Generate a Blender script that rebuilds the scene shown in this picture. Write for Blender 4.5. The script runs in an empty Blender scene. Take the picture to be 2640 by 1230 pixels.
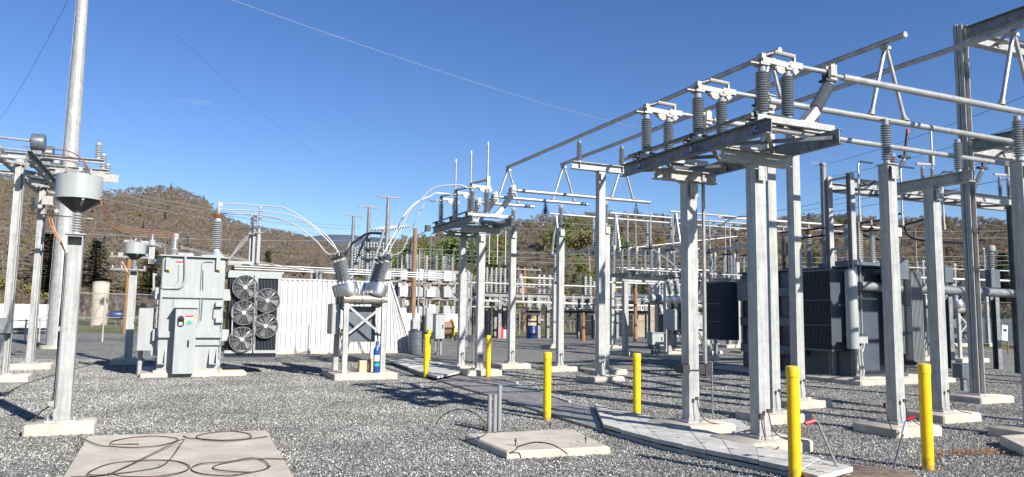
import bpy, math, random
import numpy as np
from mathutils import Matrix, Vector
random.seed(7); R_ = random.Random(11)
SC = bpy.context.scene; COL = SC.collection
# ---------------------------------------------------------------- camera
F, CX, CY, EYE = 1947.0, 1320.0, 615.0, 1.75            # the photograph measures 2640 x 1230
PITCH, ROLL = math.radians(5.95), math.radians(.84)
fw = np.array([0, math.cos(PITCH), math.sin(PITCH)]); r0 = np.array([1., 0, 0]); u0 = np.cross(r0, fw)
rt = r0*math.cos(ROLL)+u0*math.sin(ROLL); up = -r0*math.sin(ROLL)+u0*math.cos(ROLL)
cam = bpy.data.cameras.new('camera'); co = bpy.data.objects.new('camera', cam); COL.objects.link(co)
cam.sensor_width = 36; cam.lens = 36*F/2640; cam.clip_start = .1; cam.clip_end = 6000
co.matrix_world = Matrix(((rt[0], up[0], -fw[0], 0), (rt[1], up[1], -fw[1], 0), (rt[2], up[2], -fw[2], EYE), (0, 0, 0, 1)))
SC.camera = co
# ---------------------------------------------------------------- light
SUN_EL, SUN_AZ = math.radians(31), math.atan2(-.72, .69)      # direction towards the sun
sd = Vector((math.cos(SUN_EL)*math.cos(SUN_AZ), math.cos(SUN_EL)*math.sin(SUN_AZ), math.sin(SUN_EL)))
sl = bpy.data.lights.new('sun', 'SUN'); sl.energy = 5.0; sl.angle = math.radians(.53); sl.color = (1, .955, .89)
so = bpy.data.objects.new('sun', sl); COL.objects.link(so); so.rotation_euler = sd.to_track_quat('Z', 'Y').to_euler()
W = bpy.data.worlds.new('World'); SC.world = W; W.use_nodes = True
nt = W.node_tree; bg = nt.nodes['Background']
sky = nt.nodes.new('ShaderNodeTexSky'); sky.sky_type = 'NISHITA'; sky.sun_disc = False
sky.sun_elevation = SUN_EL; sky.sun_rotation = math.atan2(sd.x, sd.y)
sky.altitude = 900; sky.air_density = 1.0; sky.dust_density = .2; sky.ozone_density = 3.0
hs = nt.nodes.new('ShaderNodeHueSaturation'); hs.inputs['Saturation'].default_value = 1.2; hs.inputs['Hue'].default_value = .512; nt.links.new(sky.outputs[0], hs.inputs['Color']); 
wtc = nt.nodes.new('ShaderNodeTexCoord'); wmp = nt.nodes.new('ShaderNodeMapping'); wmp.inputs['Scale'].default_value = (3, 3, 14); nt.links.new(wtc.outputs['Generated'], wmp.inputs[0])
wno = nt.nodes.new('ShaderNodeTexNoise'); wno.inputs['Scale'].default_value = 2.2; wno.inputs['Detail'].default_value = 9; wno.inputs['Roughness'].default_value = .62; nt.links.new(wmp.outputs[0], wno.inputs['Vector'])
wcr = nt.nodes.new('ShaderNodeValToRGB'); nt.links.new(wno.outputs['Fac'], wcr.inputs[0]); wcr.color_ramp.elements[0].position = .68; wcr.color_ramp.elements[1].position = .95; wcr.color_ramp.elements[1].color = (.42, .42, .42, 1)
wmx = nt.nodes.new('ShaderNodeMix'); wmx.data_type = 'RGBA'; wmx.inputs[7].default_value = (6.2, 6.6, 7.4, 1); nt.links.new(wcr.outputs[0], wmx.inputs[0]); nt.links.new(hs.outputs[0], wmx.inputs[6]); nt.links.new(wmx.outputs[2], bg.inputs[0]); bg.inputs[1].default_value = .080
SC.view_settings.view_transform = 'Standard'; SC.view_settings.look = 'None'
SC.view_settings.exposure = 0.84; SC.view_settings.gamma = 1
# ---------------------------------------------------------------- the yard grid: x = b, y = a, turned 24.1 degrees
TH = math.radians(24.1); cT, sT = math.cos(TH), math.sin(TH)
def w2g(p): return (p[0]*cT+p[1]*sT, -p[0]*sT+p[1]*cT, p[2])
def g2w(p): return (p[0]*cT-p[1]*sT, p[0]*sT+p[1]*cT, p[2])
def gzw(X, Y): return .012*min(max(0, Y-12), 34)
def gz(p): q = g2w((p[0], p[1], 0)); return gzw(q[0], q[1])
def ray(u, v): return rt*(u-CX)/F-up*(v-CY)/F+fw
def pz(u, v, z):                       # the grid point at height z seen at a photograph position
    r = ray(u, v); t = (z-EYE)/r[2]; return w2g((r[0]*t, r[1]*t, z))
def gp(u, v, dz=0):                    # on the ground
    z = .1
    for _ in range(12):
        p = pz(u, v, z+dz); z = gz(p)
    return (p[0], p[1], z)
def pa(u, v, a):
    r = ray(u, v); g = w2g(r); t = a/g[1]; return (g[0]*t, a, EYE+r[2]*t)
def pb(u, v, b):
    r = ray(u, v); g = w2g(r); t = b/g[0]; return (b, g[1]*t, EYE+r[2]*t)
def pY(u, v, Y):
    r = ray(u, v); t = Y/r[1]; return w2g((r[0]*t, Y, EYE+r[2]*t))
def topz(p, v):                        # height on the vertical line through p seen at row v
    X, Y, _ = g2w(p); lo, hi = -3, 400
    for _ in range(50):
        m = (lo+hi)/2; d = np.array([X, Y, m-EYE]); z = d@fw
        if CY-F*(d@up)/z > v: lo = m
        else: hi = m
    return m
def at(p, z): return (p[0], p[1], z)
def add(p, db=0, da=0, dz=0): return (p[0]+db, p[1]+da, p[2]+dz)
def lerp(p, q, t): return tuple(p[i]+(q[i]-p[i])*t for i in range(3))
# ---------------------------------------------------------------- materials
def mat(name, col, rough=.6, metal=0, var=.0, scale=8, bump=0, spec=.5, col2=None, detail=4, coord='Object', stretch=None):
    m = bpy.data.materials.new(name); m.use_nodes = True; n = m.node_tree; b = n.nodes['Principled BSDF']
    b.inputs['Roughness'].default_value = rough; b.inputs['Metallic'].default_value = metal
    b.inputs['Specular IOR Level'].default_value = spec
    c = tuple(col)+(1,)
    b.inputs['Base Color'].default_value = c
    if var or col2:
        tc = n.nodes.new('ShaderNodeTexCoord'); mp = n.nodes.new('ShaderNodeMapping')
        n.links.new(tc.outputs[coord], mp.inputs[0])
        if stretch: mp.inputs['Scale'].default_value = stretch
        no = n.nodes.new('ShaderNodeTexNoise'); no.inputs['Scale'].default_value = scale; no.inputs['Detail'].default_value = detail
        no.inputs['Roughness'].default_value = .65
        n.links.new(mp.outputs[0], no.inputs['Vector'])
        cr = n.nodes.new('ShaderNodeValToRGB'); n.links.new(no.outputs['Fac'], cr.inputs[0])
        lo = tuple(x*(1-var) for x in col) if not col2 else tuple(col2); hi = tuple(min(1, x*(1+var)) for x in col)
        cr.color_ramp.elements[0].color = lo+(1,); cr.color_ramp.elements[1].color = hi+(1,)
        cr.color_ramp.elements[0].position = .33; cr.color_ramp.elements[1].position = .67
        n.links.new(cr.outputs[0], b.inputs['Base Color'])
        if bump:
            bp = n.nodes.new('ShaderNodeBump'); bp.inputs['Strength'].default_value = bump; bp.inputs['Distance'].default_value = .01
            n.links.new(no.outputs['Fac'], bp.inputs['Height']); n.links.new(bp.outputs[0], b.inputs['Normal'])
    return m
M = {}
M['galv'] = mat('galvanised steel', (.375, .375, .36), .45, .15, .15, 5, .15)
M['galv2'] = mat('dull galvanised steel', (.20, .208, .215), .5, .25, .3, 7, .15)
M['galvw'] = mat('weathered steel', (.21, .20, .19), .6, .1, .3, 5, .1)
M['alu'] = mat('aluminium tube', (.40, .40, .395), .38, .5, .12, 6, .05)
M['cast'] = mat('cast aluminium', (.33, .315, .285), .5, .2, .15, 20, .1)
M['blackm'] = mat('dark fitting', (.035, .037, .042), .5, .3, .2, 10)
M['porc'] = mat('grey porcelain', (.26, .28, .305), .28, 0, .08, 8)
M['porcw'] = mat('pale porcelain', (.40, .41, .41), .25, 0, .08, 8)
M['porcd'] = mat('dark porcelain', (.055, .06, .075), .25, 0, .1, 8)
M['porcb'] = mat('blue glazed porcelain', (.10, .17, .42), .25)
M['amber'] = mat('amber glass', (.16, .055, .012), .15, 0, .3, 20)
M['conc'] = mat('sun bleached concrete', (.49, .44, .36), .85, 0, .13, 3.0, .25, .2, detail=8)
M['concd'] = mat('grey concrete lid', (.46, .445, .405), .85, 0, .25, 2.3, .25, .2, detail=9)
M['paint'] = mat('light grey paint', (.33, .345, .34), .38, 0, .04, 2)
M['paint2'] = mat('shade darkened grey paint', (.095, .11, .128), .4, 0, .12, 2)  # base colour lowered so the big transformer's shade sits in the paint
M['finb'] = mat('shade darkened radiator grey', (.055, .066, .085), .42, 0, .06, 3)  # near navy: shade on the transformer tank and fins is put into this colour
M['black'] = mat('black rubber', (.015, .016, .018), .6)
M['yel'] = mat('yellow bollard paint', (.82, .53, .002), .4, 0, .07, 5, .05, col2=(.72, .45, .006), detail=9)
M['copper'] = mat('copper', (.66, .30, .16), .4, .45, .25, 12, col2=(.42, .17, .09))
M['cable'] = mat('white stranded conductor', (.5, .49, .47), .45, .15)
M['greycab'] = mat('grey conductor', (.22, .225, .23), .5, .4)
M['wire'] = mat('far overhead wire', (.42, .42, .42), .5, .5)
def weather(m, lo=.80, hi=1.07, sc=(9, 9, .55), dirt=None):
    m = M[m]; n = m.node_tree; b = n.nodes['Principled BSDF']; L = n.links.new; src = b.inputs['Base Color'].links[0].from_socket
    tc = n.nodes.new('ShaderNodeTexCoord'); mp = n.nodes.new('ShaderNodeMapping'); mp.inputs['Scale'].default_value = sc; L(tc.outputs['Object'], mp.inputs[0])
    no = n.nodes.new('ShaderNodeTexNoise'); no.inputs['Scale'].default_value = 1.6; no.inputs['Detail'].default_value = 7; no.inputs['Roughness'].default_value = .7; L(mp.outputs[0], no.inputs['Vector'])
    mr = n.nodes.new('ShaderNodeMapRange'); mr.inputs[1].default_value = .34; mr.inputs[2].default_value = .62; mr.inputs[3].default_value = lo; mr.inputs[4].default_value = hi; L(no.outputs['Fac'], mr.inputs[0])
    mu = n.nodes.new('ShaderNodeMix'); mu.data_type = 'RGBA'; mu.blend_type = 'MULTIPLY'; mu.inputs[0].default_value = 1; L(src, mu.inputs[6]); L(mr.outputs[0], mu.inputs[7]); out = mu.outputs[2]
    if dirt:
        sx = n.nodes.new('ShaderNodeSeparateXYZ'); L(tc.outputs['Object'], sx.inputs[0]); n2 = n.nodes.new('ShaderNodeTexNoise'); n2.inputs['Scale'].default_value = 14; n2.inputs['Detail'].default_value = 6; L(tc.outputs['Object'], n2.inputs['Vector'])
        ma = n.nodes.new('ShaderNodeMath'); ma.operation = 'MULTIPLY_ADD'; L(n2.outputs['Fac'], ma.inputs[0]); ma.inputs[1].default_value = -.5; L(sx.outputs[2], ma.inputs[2])
        m2 = n.nodes.new('ShaderNodeMapRange'); m2.inputs[1].default_value = -.25; m2.inputs[2].default_value = -.08; m2.inputs[3].default_value = .75; m2.inputs[4].default_value = 0; L(ma.outputs[0], m2.inputs[0])
        m3 = n.nodes.new('ShaderNodeMix'); m3.data_type = 'RGBA'; L(m2.outputs[0], m3.inputs[0]); L(out, m3.inputs[6]); m3.inputs[7].default_value = tuple(dirt)+(1,); out = m3.outputs[2]
    L(out, b.inputs['Base Color'])
M['blackcab'] = mat('dark wire', (.02, .02, .022), .5)
M['brcab'] = mat('tarnished copper wire', (.075, .045, .033), .55, .3, .3, 12)
M['white'] = mat('white sheet metal', (.50, .50, .495), .45, 0, .03, .6)
M['wood'] = mat('weathered pole wood', (.23, .15, .095), .85, 0, .3, 3, .3, .1, stretch=(6, 6, .6))
M['wood2'] = mat('orange pole wood', (.27, .14, .065), .85, 0, .25, 3, .3, .1, stretch=(6, 6, .6))
M['pvc'] = mat('grey pvc', (.24, .246, .25), .45)
M['red'] = mat('red plastic', (.62, .03, .045), .35)
M['blued'] = mat('dark blue plastic', (.006, .03, .12), .4)
M['blue'] = mat('blue paint', (.012, .06, .26), .3)
M['bluel'] = mat('letter blue', (.008, .018, .10), .4)
M['chrome'] = mat('brushed aluminium', (.55, .55, .54), .3, .85, .08, 30, .05, stretch=(1, 1, .1))
M['tankm'] = mat('galvanised pipe tank', (.30, .265, .225), .42, .4, .2, 6, .1)
M['sign'] = mat('white sticker', (.6, .6, .59), .5)
M['ylab'] = mat('yellow sticker', (.85, .62, .02), .5)
M['tealab'] = mat('teal sticker', (.03, .32, .28), .5)
M['rust'] = mat('rusty white tank', (.46, .44, .40), .7, 0, .1, 2.2, .1, .2, col2=(.40, .30, .20), detail=8)
M['tan'] = mat('tan siding', (.33, .27, .185), .7, 0, .06, 2)
M['brick'] = mat('brick', (.38, .14, .08), .8, 0, .2, 8)
M['roofb'] = mat('blue grey metal roof', (.17, .205, .25), .5, .1, .06, 2)
M['roofd'] = mat('dark roof', (.075, .07, .085), .8)
M['darkwall'] = mat('dark wall', (.10, .10, .095), .8)
M['glass'] = mat('window glass', (.03, .035, .04), .1)
M['timber'] = mat('pale timber', (.55, .40, .22), .8, 0, .1, 8)
M['mud'] = mat('muddy timber mat', (.20, .155, .115), .9, 0, .4, 9, .5, .1)
weather('galv', .70, 1.1); weather('galv2', .7, 1.1); weather('paint', .88, 1.04, (6, 6, .5)); weather('paint2', .75, 1.15, (6, 6, .5)); weather('white', .84, 1.03, (5, 5, .4)); weather('conc', .86, 1.04, (2, 2, 2)); weather('concd', .82, 1.06, (3.5, 3.5, 3.5)); weather('yel', .86, 1.04, (7, 7, 1.2), (.16, .12, .06)); weather('alu', .8, 1.08, (4, 4, 4))
def leafmat(name, c1, c2, tr=.0):
    m = mat(name, c1, .8, 0, 0, 5, 0, .15); n = m.node_tree; b = n.nodes['Principled BSDF']
    oi = n.nodes.new('ShaderNodeObjectInfo'); ge = n.nodes.new('ShaderNodeNewGeometry')
    ad = n.nodes.new('ShaderNodeMath'); ad.operation = 'ADD'; fr = n.nodes.new('ShaderNodeMath'); fr.operation = 'FRACT'
    n.links.new(oi.outputs['Random'], ad.inputs[0]); sc = n.nodes.new('ShaderNodeMath'); sc.operation = 'MULTIPLY'; sc.inputs[1].default_value = .35
    n.links.new(ge.outputs['Random Per Island'], sc.inputs[0]); n.links.new(sc.outputs[0], ad.inputs[1]); n.links.new(ad.outputs[0], fr.inputs[0])
    mx = n.nodes.new('ShaderNodeMix'); mx.data_type = 'RGBA'; mx.inputs[6].default_value = tuple(c1)+(1,); mx.inputs[7].default_value = tuple(c2)+(1,)
    n.links.new(fr.outputs[0], mx.inputs[0]); n.links.new(mx.outputs[2], b.inputs['Base Color'])
    return m
M['twig'] = leafmat('bare twigs', (.15, .124, .102), (.27, .228, .185))
M['twig2'] = leafmat('reddish budding twigs', (.165, .122, .085), (.235, .175, .12))
M['bark'] = leafmat('pale bark', (.19, .17, .15), (.30, .275, .24))
M['green'] = leafmat('fresh spring leaves', (.095, .135, .038), (.17, .195, .065))
M['olive'] = leafmat('olive spring leaves', (.15, .15, .05), (.24, .21, .085))
M['ever'] = leafmat('evergreen needles', (.018, .040, .014), (.045, .075, .022))
# ---------------------------------------------------------------- mesh builder, grid coordinates
class MB:
    def __init__(s): s.v = []; s.f = []; s.sm = []
    def add(s, vs, fs, smooth=False):
        k = len(s.v); s.v += [tuple(v) for v in vs]; s.f += [tuple(i+k for i in f) for f in fs]; s.sm += [smooth]*len(fs); return s
    def box(s, c, d, rz=0, R=None):
        hx, hy, hz = d[0]/2, d[1]/2, d[2]/2
        vs = [(x, y, z) for z in (-hz, hz) for y in (-hy, hy) for x in (-hx, hx)]
        if rz: R = Matrix.Rotation(rz, 3, 'Z')
        if R is not None: vs = [tuple(R@Vector(v)) for v in vs]
        return s.add([(v[0]+c[0], v[1]+c[1], v[2]+c[2]) for v in vs], [(0, 2, 3, 1), (4, 5, 7, 6), (0, 1, 5, 4), (2, 6, 7, 3), (0, 4, 6, 2), (1, 3, 7, 5)])
    def bx(s, p, q): return s.box([(p[i]+q[i])/2 for i in range(3)], [abs(q[i]-p[i]) for i in range(3)])
    def bev(s, p, q, r=.02):          # box with chamfered edges
        x0, y0, z0 = [min(p[i], q[i]) for i in range(3)]; x1, y1, z1 = [max(p[i], q[i]) for i in range(3)]
        def ring(i, z): return [(x0+i+r, y0+i, z), (x1-i-r, y0+i, z), (x1-i, y0+i+r, z), (x1-i, y1-i-r, z), (x1-i-r, y1-i, z), (x0+i+r, y1-i, z), (x0+i, y1-i-r, z), (x0+i, y0+i+r, z)]
        vs = ring(0, z0)+ring(0, z1-r)+ring(r, z1); fs = [tuple(range(7, -1, -1)), tuple(range(16, 24))]
        for k in (0, 8):
            for i in range(8): fs.append((k+i, k+(i+1) % 8, k+8+(i+1) % 8, k+8+i))
        return s.add(vs, fs)
    def frame(s, p, q):
        d = Vector(q)-Vector(p); L = d.length; z = d.normalized()
        x = Vector((0, 0, 1)).cross(z)
        if x.length < 1e-4: x = Vector((1, 0, 0))
        x.normalize(); y = z.cross(x); return L, Matrix((x, y, z)).transposed()
    def beam(s, p, q, w, h):          # w across, h up
        L, R = s.frame(p, q); return s.box(lerp(p, q, .5), (w, h, L), R=R)
    def ib(s, p, q, w, h, t=.014):    # rolled H section, web upright
        L, R = s.frame(p, q); c = Vector(lerp(p, q, .5)); y = R@Vector((0, 1, 0))
        s.box(c+y*(h-t)/2, (w, t, L), R=R); s.box(c-y*(h-t)/2, (w, t, L), R=R); s.box(c, (t*.8, h-2*t, L), R=R); return s
    def chan(s, p, q, w, h, side=1, t=.012):
        L, R = s.frame(p, q); c = Vector(lerp(p, q, .5)); y = R@Vector((0, 1, 0)); x = R@Vector((1, 0, 0))
        s.box(c+y*(h-t)/2, (w, t, L), R=R); s.box(c-y*(h-t)/2, (w, t, L), R=R); s.box(c+x*side*(w-t)/2, (t, h-2*t, L), R=R); return s
    def lathe(s, prof, o, ax=(0, 0, 1), n=12, caps=True, smooth=True):
        L, R = s.frame((0, 0, 0), ax); vs = []; fs = []
        for r, z in prof:
            for i in range(n):
                a = 2*math.pi*i/n; v = R@Vector((r*math.cos(a), r*math.sin(a), z)); vs.append((v.x+o[0], v.y+o[1], v.z+o[2]))
        for j in range(len(prof)-1):
            for i in range(n): fs.append((j*n+i, j*n+(i+1) % n, (j+1)*n+(i+1) % n, (j+1)*n+i))
        s.add(vs, fs, smooth)
        if caps:
            m = len(prof); k = len(s.v)-m*n
            s.f += [tuple(k+i for i in range(n-1, -1, -1)), tuple(k+(m-1)*n+i for i in range(n))]; s.sm += [False, False]
        return s
    def tube(s, p, q, r, n=8, r2=None):
        L = (Vector(q)-Vector(p)).length
        return s.lathe([(r, 0), (r if r2 is None else r2, L)], p, Vector(q)-Vector(p), n)
    def path(s, pts, r, n=6, closed=False):
        P = [Vector(p) for p in pts]; vs = []; fs = []; m = len(P); prev = None
        for i, p in enumerate(P):
            t = (P[min(i+1, m-1)]-P[max(i-1, 0)]).normalized()
            if prev is None:
                x = Vector((0, 0, 1)).cross(t)
                if x.length < 1e-3: x = Vector((1, 0, 0))
            else: x = prev-t*prev.dot(t)
            x.normalize(); prev = x; y = t.cross(x)
            for k in range(n):
                a = 2*math.pi*k/n; vs.append(tuple(p+x*r*math.cos(a)+y*r*math.sin(a)))
        for i in range(m-1):
            for k in range(n): fs.append((i*n+k, i*n+(k+1) % n, (i+1)*n+(k+1) % n, (i+1)*n+k))
        fs += [tuple(range(n-1, -1, -1)), tuple((m-1)*n+k for k in range(n))]
        return s.add(vs, fs, True)
    def prism(s, poly, axis, lo, hi):  # polygon in the two other axes, extruded along axis
        vs = []
        for e in (lo, hi):
            for c in poly:
                v = list(c); v.insert(axis, e); vs.append(v)
        n = len(poly); fs = [tuple(range(n)), tuple(range(2*n-1, n-1, -1))]
        for i in range(n): fs.append((i, i+n, (i+1) % n+n, (i+1) % n))
        return s.add(vs, fs)
    def mesh(s, name, m, off=(0, 0, 0)):
        me = bpy.data.meshes.new(name)
        me.from_pydata([(x-off[0], y-off[1], z-off[2]) for x, y, z in s.v], [], s.f)
        me.polygons.foreach_set('use_smooth', s.sm); me.materials.append(M[m] if isinstance(m, str) else m); me.update(); me.set_sharp_from_angle(angle=math.radians(38))
        return me
def spline(pts, n=8):
    P = [Vector(p) for p in pts]; P = [P[0]*2-P[1]]+P+[P[-1]*2-P[-2]]; out = []
    for i in range(1, len(P)-2):
        for k in range(n):
            t = k/n; a, b, c, d = P[i-1:i+3]
            out.append(.5*((2*b)+(c-a)*t+(2*a-5*b+4*c-d)*t*t+(3*b-a-3*c+d)*t**3))
    return out+[P[-2]]
# ---------------------------------------------------------------- objects
def props(o, label=None, cat=None, group=None, kind=None):
    if label: o['label'] = label
    if cat: o['category'] = cat
    if group: o['group'] = group
    if kind: o['kind'] = kind
    return o
OFF = {}
def T(name, label, cat, p, group=None):
    o = bpy.data.objects.new(name, None); COL.objects.link(o); o.location = g2w(p); o.rotation_euler = (0, 0, TH)
    o.empty_display_size = .1; OFF[o] = p; return props(o, label, cat, group)
def part(t, name, mb, m, label=None):
    root = t
    while root.parent: root = root.parent
    o = bpy.data.objects.new(name, mb.mesh(name, m, OFF[root])); COL.objects.link(o); o.parent = t
    if label: o['label'] = label
    return o
def single(name, label, cat, mb, m, group=None, kind=None, p=None):
    p = p or mb.v[0]
    o = bpy.data.objects.new(name, mb.mesh(name, m, p)); COL.objects.link(o); o.location = g2w(p); o.rotation_euler = (0, 0, TH); OFF[o] = p
    return props(o, label, cat, group, kind)
CACHE = {}
def insprof(L, r, n, cap=.07, core=.5):
    pr = [(r*.62, 0), (r*.62, cap), (r*core, cap)]; Z = L-2*cap; st = Z/n
    for i in range(n):
        z = cap+i*st; pr += [(r*core, z+st*.1), (r, z+st*.40), (r*.97, z+st*.52), (r*core, z+st*.85)]
    return pr+[(r*core, L-cap), (r*.62, L-cap), (r*.62, L)]
def ins(t, p, L, r=.085, n=14, m='porc', ax=(0, 0, 1), seg=12, name='insulator', label=None):
    key = (round(L, 2), r, n, m, seg)
    if key not in CACHE:
        CACHE[key] = MB().lathe(insprof(L, r, n, min(.08, L*.1)), (0, 0, 0), n=seg).mesh(name, m)
    o = bpy.data.objects.new(name, CACHE[key]); COL.objects.link(o); o.parent = t
    root = t
    while root.parent: root = root.parent
    o.location = Vector(p)-Vector(OFF[root]); o.rotation_euler = Vector(ax).to_track_quat('Z', 'Y').to_euler()
    if label: o['label'] = label
    return o
def copy_tree(o, parent=None, dg=(0, 0, 0), label=None):
    c = o.copy(); COL.objects.link(c)
    if parent: c.parent = parent
    else:
        p = tuple(OFF[o][i]+dg[i] for i in range(3)); OFF[c] = p; c.location = g2w(p)
        if label: c['label'] = label
    for ch in [x for x in COL.objects if x.parent == o]: copy_tree(ch, c)
    return c
def text(t, name, s, p, size, m, facing='-a', lean=0):
    cu = bpy.data.curves.new('lettering', 'FONT'); cu.body = s; cu.size = size; cu.extrude = .002; cu.align_x = 'CENTER'; cu.align_y = 'CENTER'
    o = bpy.data.objects.new('tmp', cu); COL.objects.link(o)
    dg = bpy.context.evaluated_depsgraph_get(); me = bpy.data.meshes.new_from_object(o.evaluated_get(dg)); COL.objects.unlink(o); bpy.data.objects.remove(o)
    me.materials.clear(); me.materials.append(M[m])
    x = bpy.data.objects.new(name, me); COL.objects.link(x); x.parent = t
    root = t
    while root.parent: root = root.parent
    x.location = Vector(p)-Vector(OFF[root]); x.rotation_euler = (math.pi/2, 0, 0) if facing == '-a' else (math.pi/2, 0, -math.pi/2)
    return x
# ================================================================ SETTING
def wmesh(name, vs, fs, m, kind='structure', smooth=True):
    me = bpy.data.meshes.new(name); me.from_pydata(vs, [], fs); me.materials.append(m); me.polygons.foreach_set('use_smooth', [smooth]*len(fs)); me.update()
    o = bpy.data.objects.new(name, me); COL.objects.link(o)
    if kind: o['kind'] = kind
    return o
def ground_mat():
    m = bpy.data.materials.new('rough grass and dirt'); m.use_nodes = True; n = m.node_tree; b = n.nodes['Principled BSDF']; b.inputs['Roughness'].default_value = .95; b.inputs['Specular IOR Level'].default_value = .1
    tc = n.nodes.new('ShaderNodeTexCoord'); a = n.nodes.new('ShaderNodeTexNoise'); a.inputs['Scale'].default_value = .06; a.inputs['Detail'].default_value = 8
    n.links.new(tc.outputs['Object'], a.inputs['Vector']); cr = n.nodes.new('ShaderNodeValToRGB'); n.links.new(a.outputs['Fac'], cr.inputs[0])
    e = cr.color_ramp.elements; e[0].position = .36; e[0].color = (.17, .13, .085, 1); e[1].position = .62; e[1].color = (.10, .135, .03, 1)
    x = e.new(.5); x.color = (.15, .145, .06, 1)
    n.links.new(cr.outputs[0], b.inputs['Base Color']); return m
def hill_mat():
    m = bpy.data.materials.new('leaf litter slope'); m.use_nodes = True; n = m.node_tree; b = n.nodes['Principled BSDF']; b.inputs['Roughness'].default_value = 1; b.inputs['Specular IOR Level'].default_value = .05
    tc = n.nodes.new('ShaderNodeTexCoord'); a = n.nodes.new('ShaderNodeTexNoise'); a.inputs['Scale'].default_value = .05; a.inputs['Detail'].default_value = 10
    n.links.new(tc.outputs['Object'], a.inputs['Vector']); cr = n.nodes.new('ShaderNodeValToRGB'); n.links.new(a.outputs['Fac'], cr.inputs[0])
    e = cr.color_ramp.elements; e[0].position = .35; e[0].color = (.10, .072, .05, 1); e[1].position = .65; e[1].color = (.16, .115, .075, 1)
    n.links.new(cr.outputs[0], b.inputs['Base Color']); return m
def gravel_mat():
    m = bpy.data.materials.new('crushed stone'); m.use_nodes = True; n = m.node_tree; b = n.nodes['Principled BSDF']; b.inputs['Roughness'].default_value = 1; b.inputs['Specular IOR Level'].default_value = .05
    tc = n.nodes.new('ShaderNodeTexCoord'); L = n.links.new
    nz = n.nodes.new('ShaderNodeTexNoise'); nz.inputs['Scale'].default_value = 25; L(tc.outputs['Object'], nz.inputs['Vector'])
    mixv = n.nodes.new('ShaderNodeMix'); mixv.data_type = 'VECTOR'; mixv.inputs[0].default_value = .025; L(tc.outputs['Object'], mixv.inputs[4]); L(nz.outputs['Color'], mixv.inputs[5])
    v = n.nodes.new('ShaderNodeTexVoronoi'); v.inputs['Scale'].default_value = 34; v.inputs['Randomness'].default_value = 1; L(mixv.outputs[1], v.inputs['Vector'])
    sp = n.nodes.new('ShaderNodeSeparateColor'); L(v.outputs['Color'], sp.inputs[0])
    cr = n.nodes.new('ShaderNodeValToRGB'); L(sp.outputs[0], cr.inputs[0]); e = cr.color_ramp.elements
    e[0].position = 0; e[0].color = (.07, .069, .065, 1); e[1].position = 1; e[1].color = (.50, .485, .445, 1)
    x = e.new(.45); x.color = (.195, .19, .175, 1); x = e.new(.8); x.color = (.29, .283, .26, 1)
    big = n.nodes.new('ShaderNodeTexNoise'); big.inputs['Scale'].default_value = .55; big.inputs['Detail'].default_value = 5; L(tc.outputs['Object'], big.inputs['Vector'])
    mr = n.nodes.new('ShaderNodeMapRange'); mr.inputs[1].default_value = .3; mr.inputs[2].default_value = .7; mr.inputs[3].default_value = .9; mr.inputs[4].default_value = 1.1; L(big.outputs['Fac'], mr.inputs[0])
    mu = n.nodes.new('ShaderNodeMix'); mu.data_type = 'RGBA'; mu.blend_type = 'MULTIPLY'; mu.inputs[0].default_value = 1; L(cr.outputs[0], mu.inputs[6]); L(mr.outputs[0], mu.inputs[7])
    L(mu.outputs[2], b.inputs['Base Color'])
    bp = n.nodes.new('ShaderNodeBump'); bp.inputs['Strength'].default_value = 1; bp.inputs['Distance'].default_value = .028; bp.invert = True
    L(v.outputs['Distance'], bp.inputs['Height']); L(bp.outputs[0], b.inputs['Normal']); return m
M['gravel'] = gravel_mat()
gm = ground_mat()
# ground to the horizon
xs = [-4000, -800, -200, -80, -40, -20, -5, 10, 25, 40, 80, 200, 800, 4000]; ys = [-400, -60, 0, 12, 20, 30, 40, 46, 60, 80, 120, 200, 400, 1200, 5000]
def terr(X, Y): return gzw(X, Y)-.004*0
vs = [(x, y, gzw(x, y)-.03) for y in ys for x in xs]
nx = len(xs); fs = [(j*nx+i, j*nx+i+1, (j+1)*nx+i+1, (j+1)*nx+i) for j in range(len(ys)-1) for i in range(nx-1)]
wmesh('ground', vs, fs, gm, smooth=False)
def rect_sheet(name, g0, g1, dz, m, nb=30, na=60):       # sheet on the sloping yard, grid coordinates
    vs = []; 
    for j in range(na+1):
        for i in range(nb+1):
            p = (g0[0]+(g1[0]-g0[0])*i/nb, g0[1]+(g1[1]-g0[1])*j/na, 0); vs.append(g2w((p[0], p[1], gz(p)+dz)))
    n = nb+1; fs = [(j*n+i, j*n+i+1, (j+1)*n+i+1, (j+1)*n+i) for j in range(na) for i in range(nb)]
    return wmesh(name, vs, fs, m)
rect_sheet('gravel_yard', (-14, -14), (42, 52), .0, M['gravel'], 56, 66)
# hills (real relief, polar patches round the valley)
def interp(tab, u):
    for (a, b), (c, d) in zip(tab, tab[1:]):
        if u <= c: return b+(d-b)*max(0, (u-a))/(c-a)
    return tab[-1][1]
def nois(x, y):
    return (math.sin(x*.021+1.3)*math.cos(y*.017+.4)+.5*math.sin(x*.053+y*.041)+.3*math.sin(x*.11-y*.09+2))/1.8
RIDGE_R = [(-900, 700), (500, 690), (760, 660), (900, 640), (1000, 612), (1060, 600), (1110, 590), (1230, 575), (1330, 560), (1400, 540), (1560, 536), (1760, 552), (1830, 572), (1900, 575), (2060, 545), (2200, 548), (2290, 556), (2400, 543), (2520, 550), (2640, 556), (3300, 560), (4200, 600)]
RIDGE_L = [(-1800, 470), (-300, 438), (-60, 432), (100, 440), (180, 462), (250, 486), (310, 478), (400, 471), (450, 476), (520, 505), (570, 545), (640, 572), (740, 590), (860, 618), (960, 636), (1100, 660), (1400, 740)]
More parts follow.
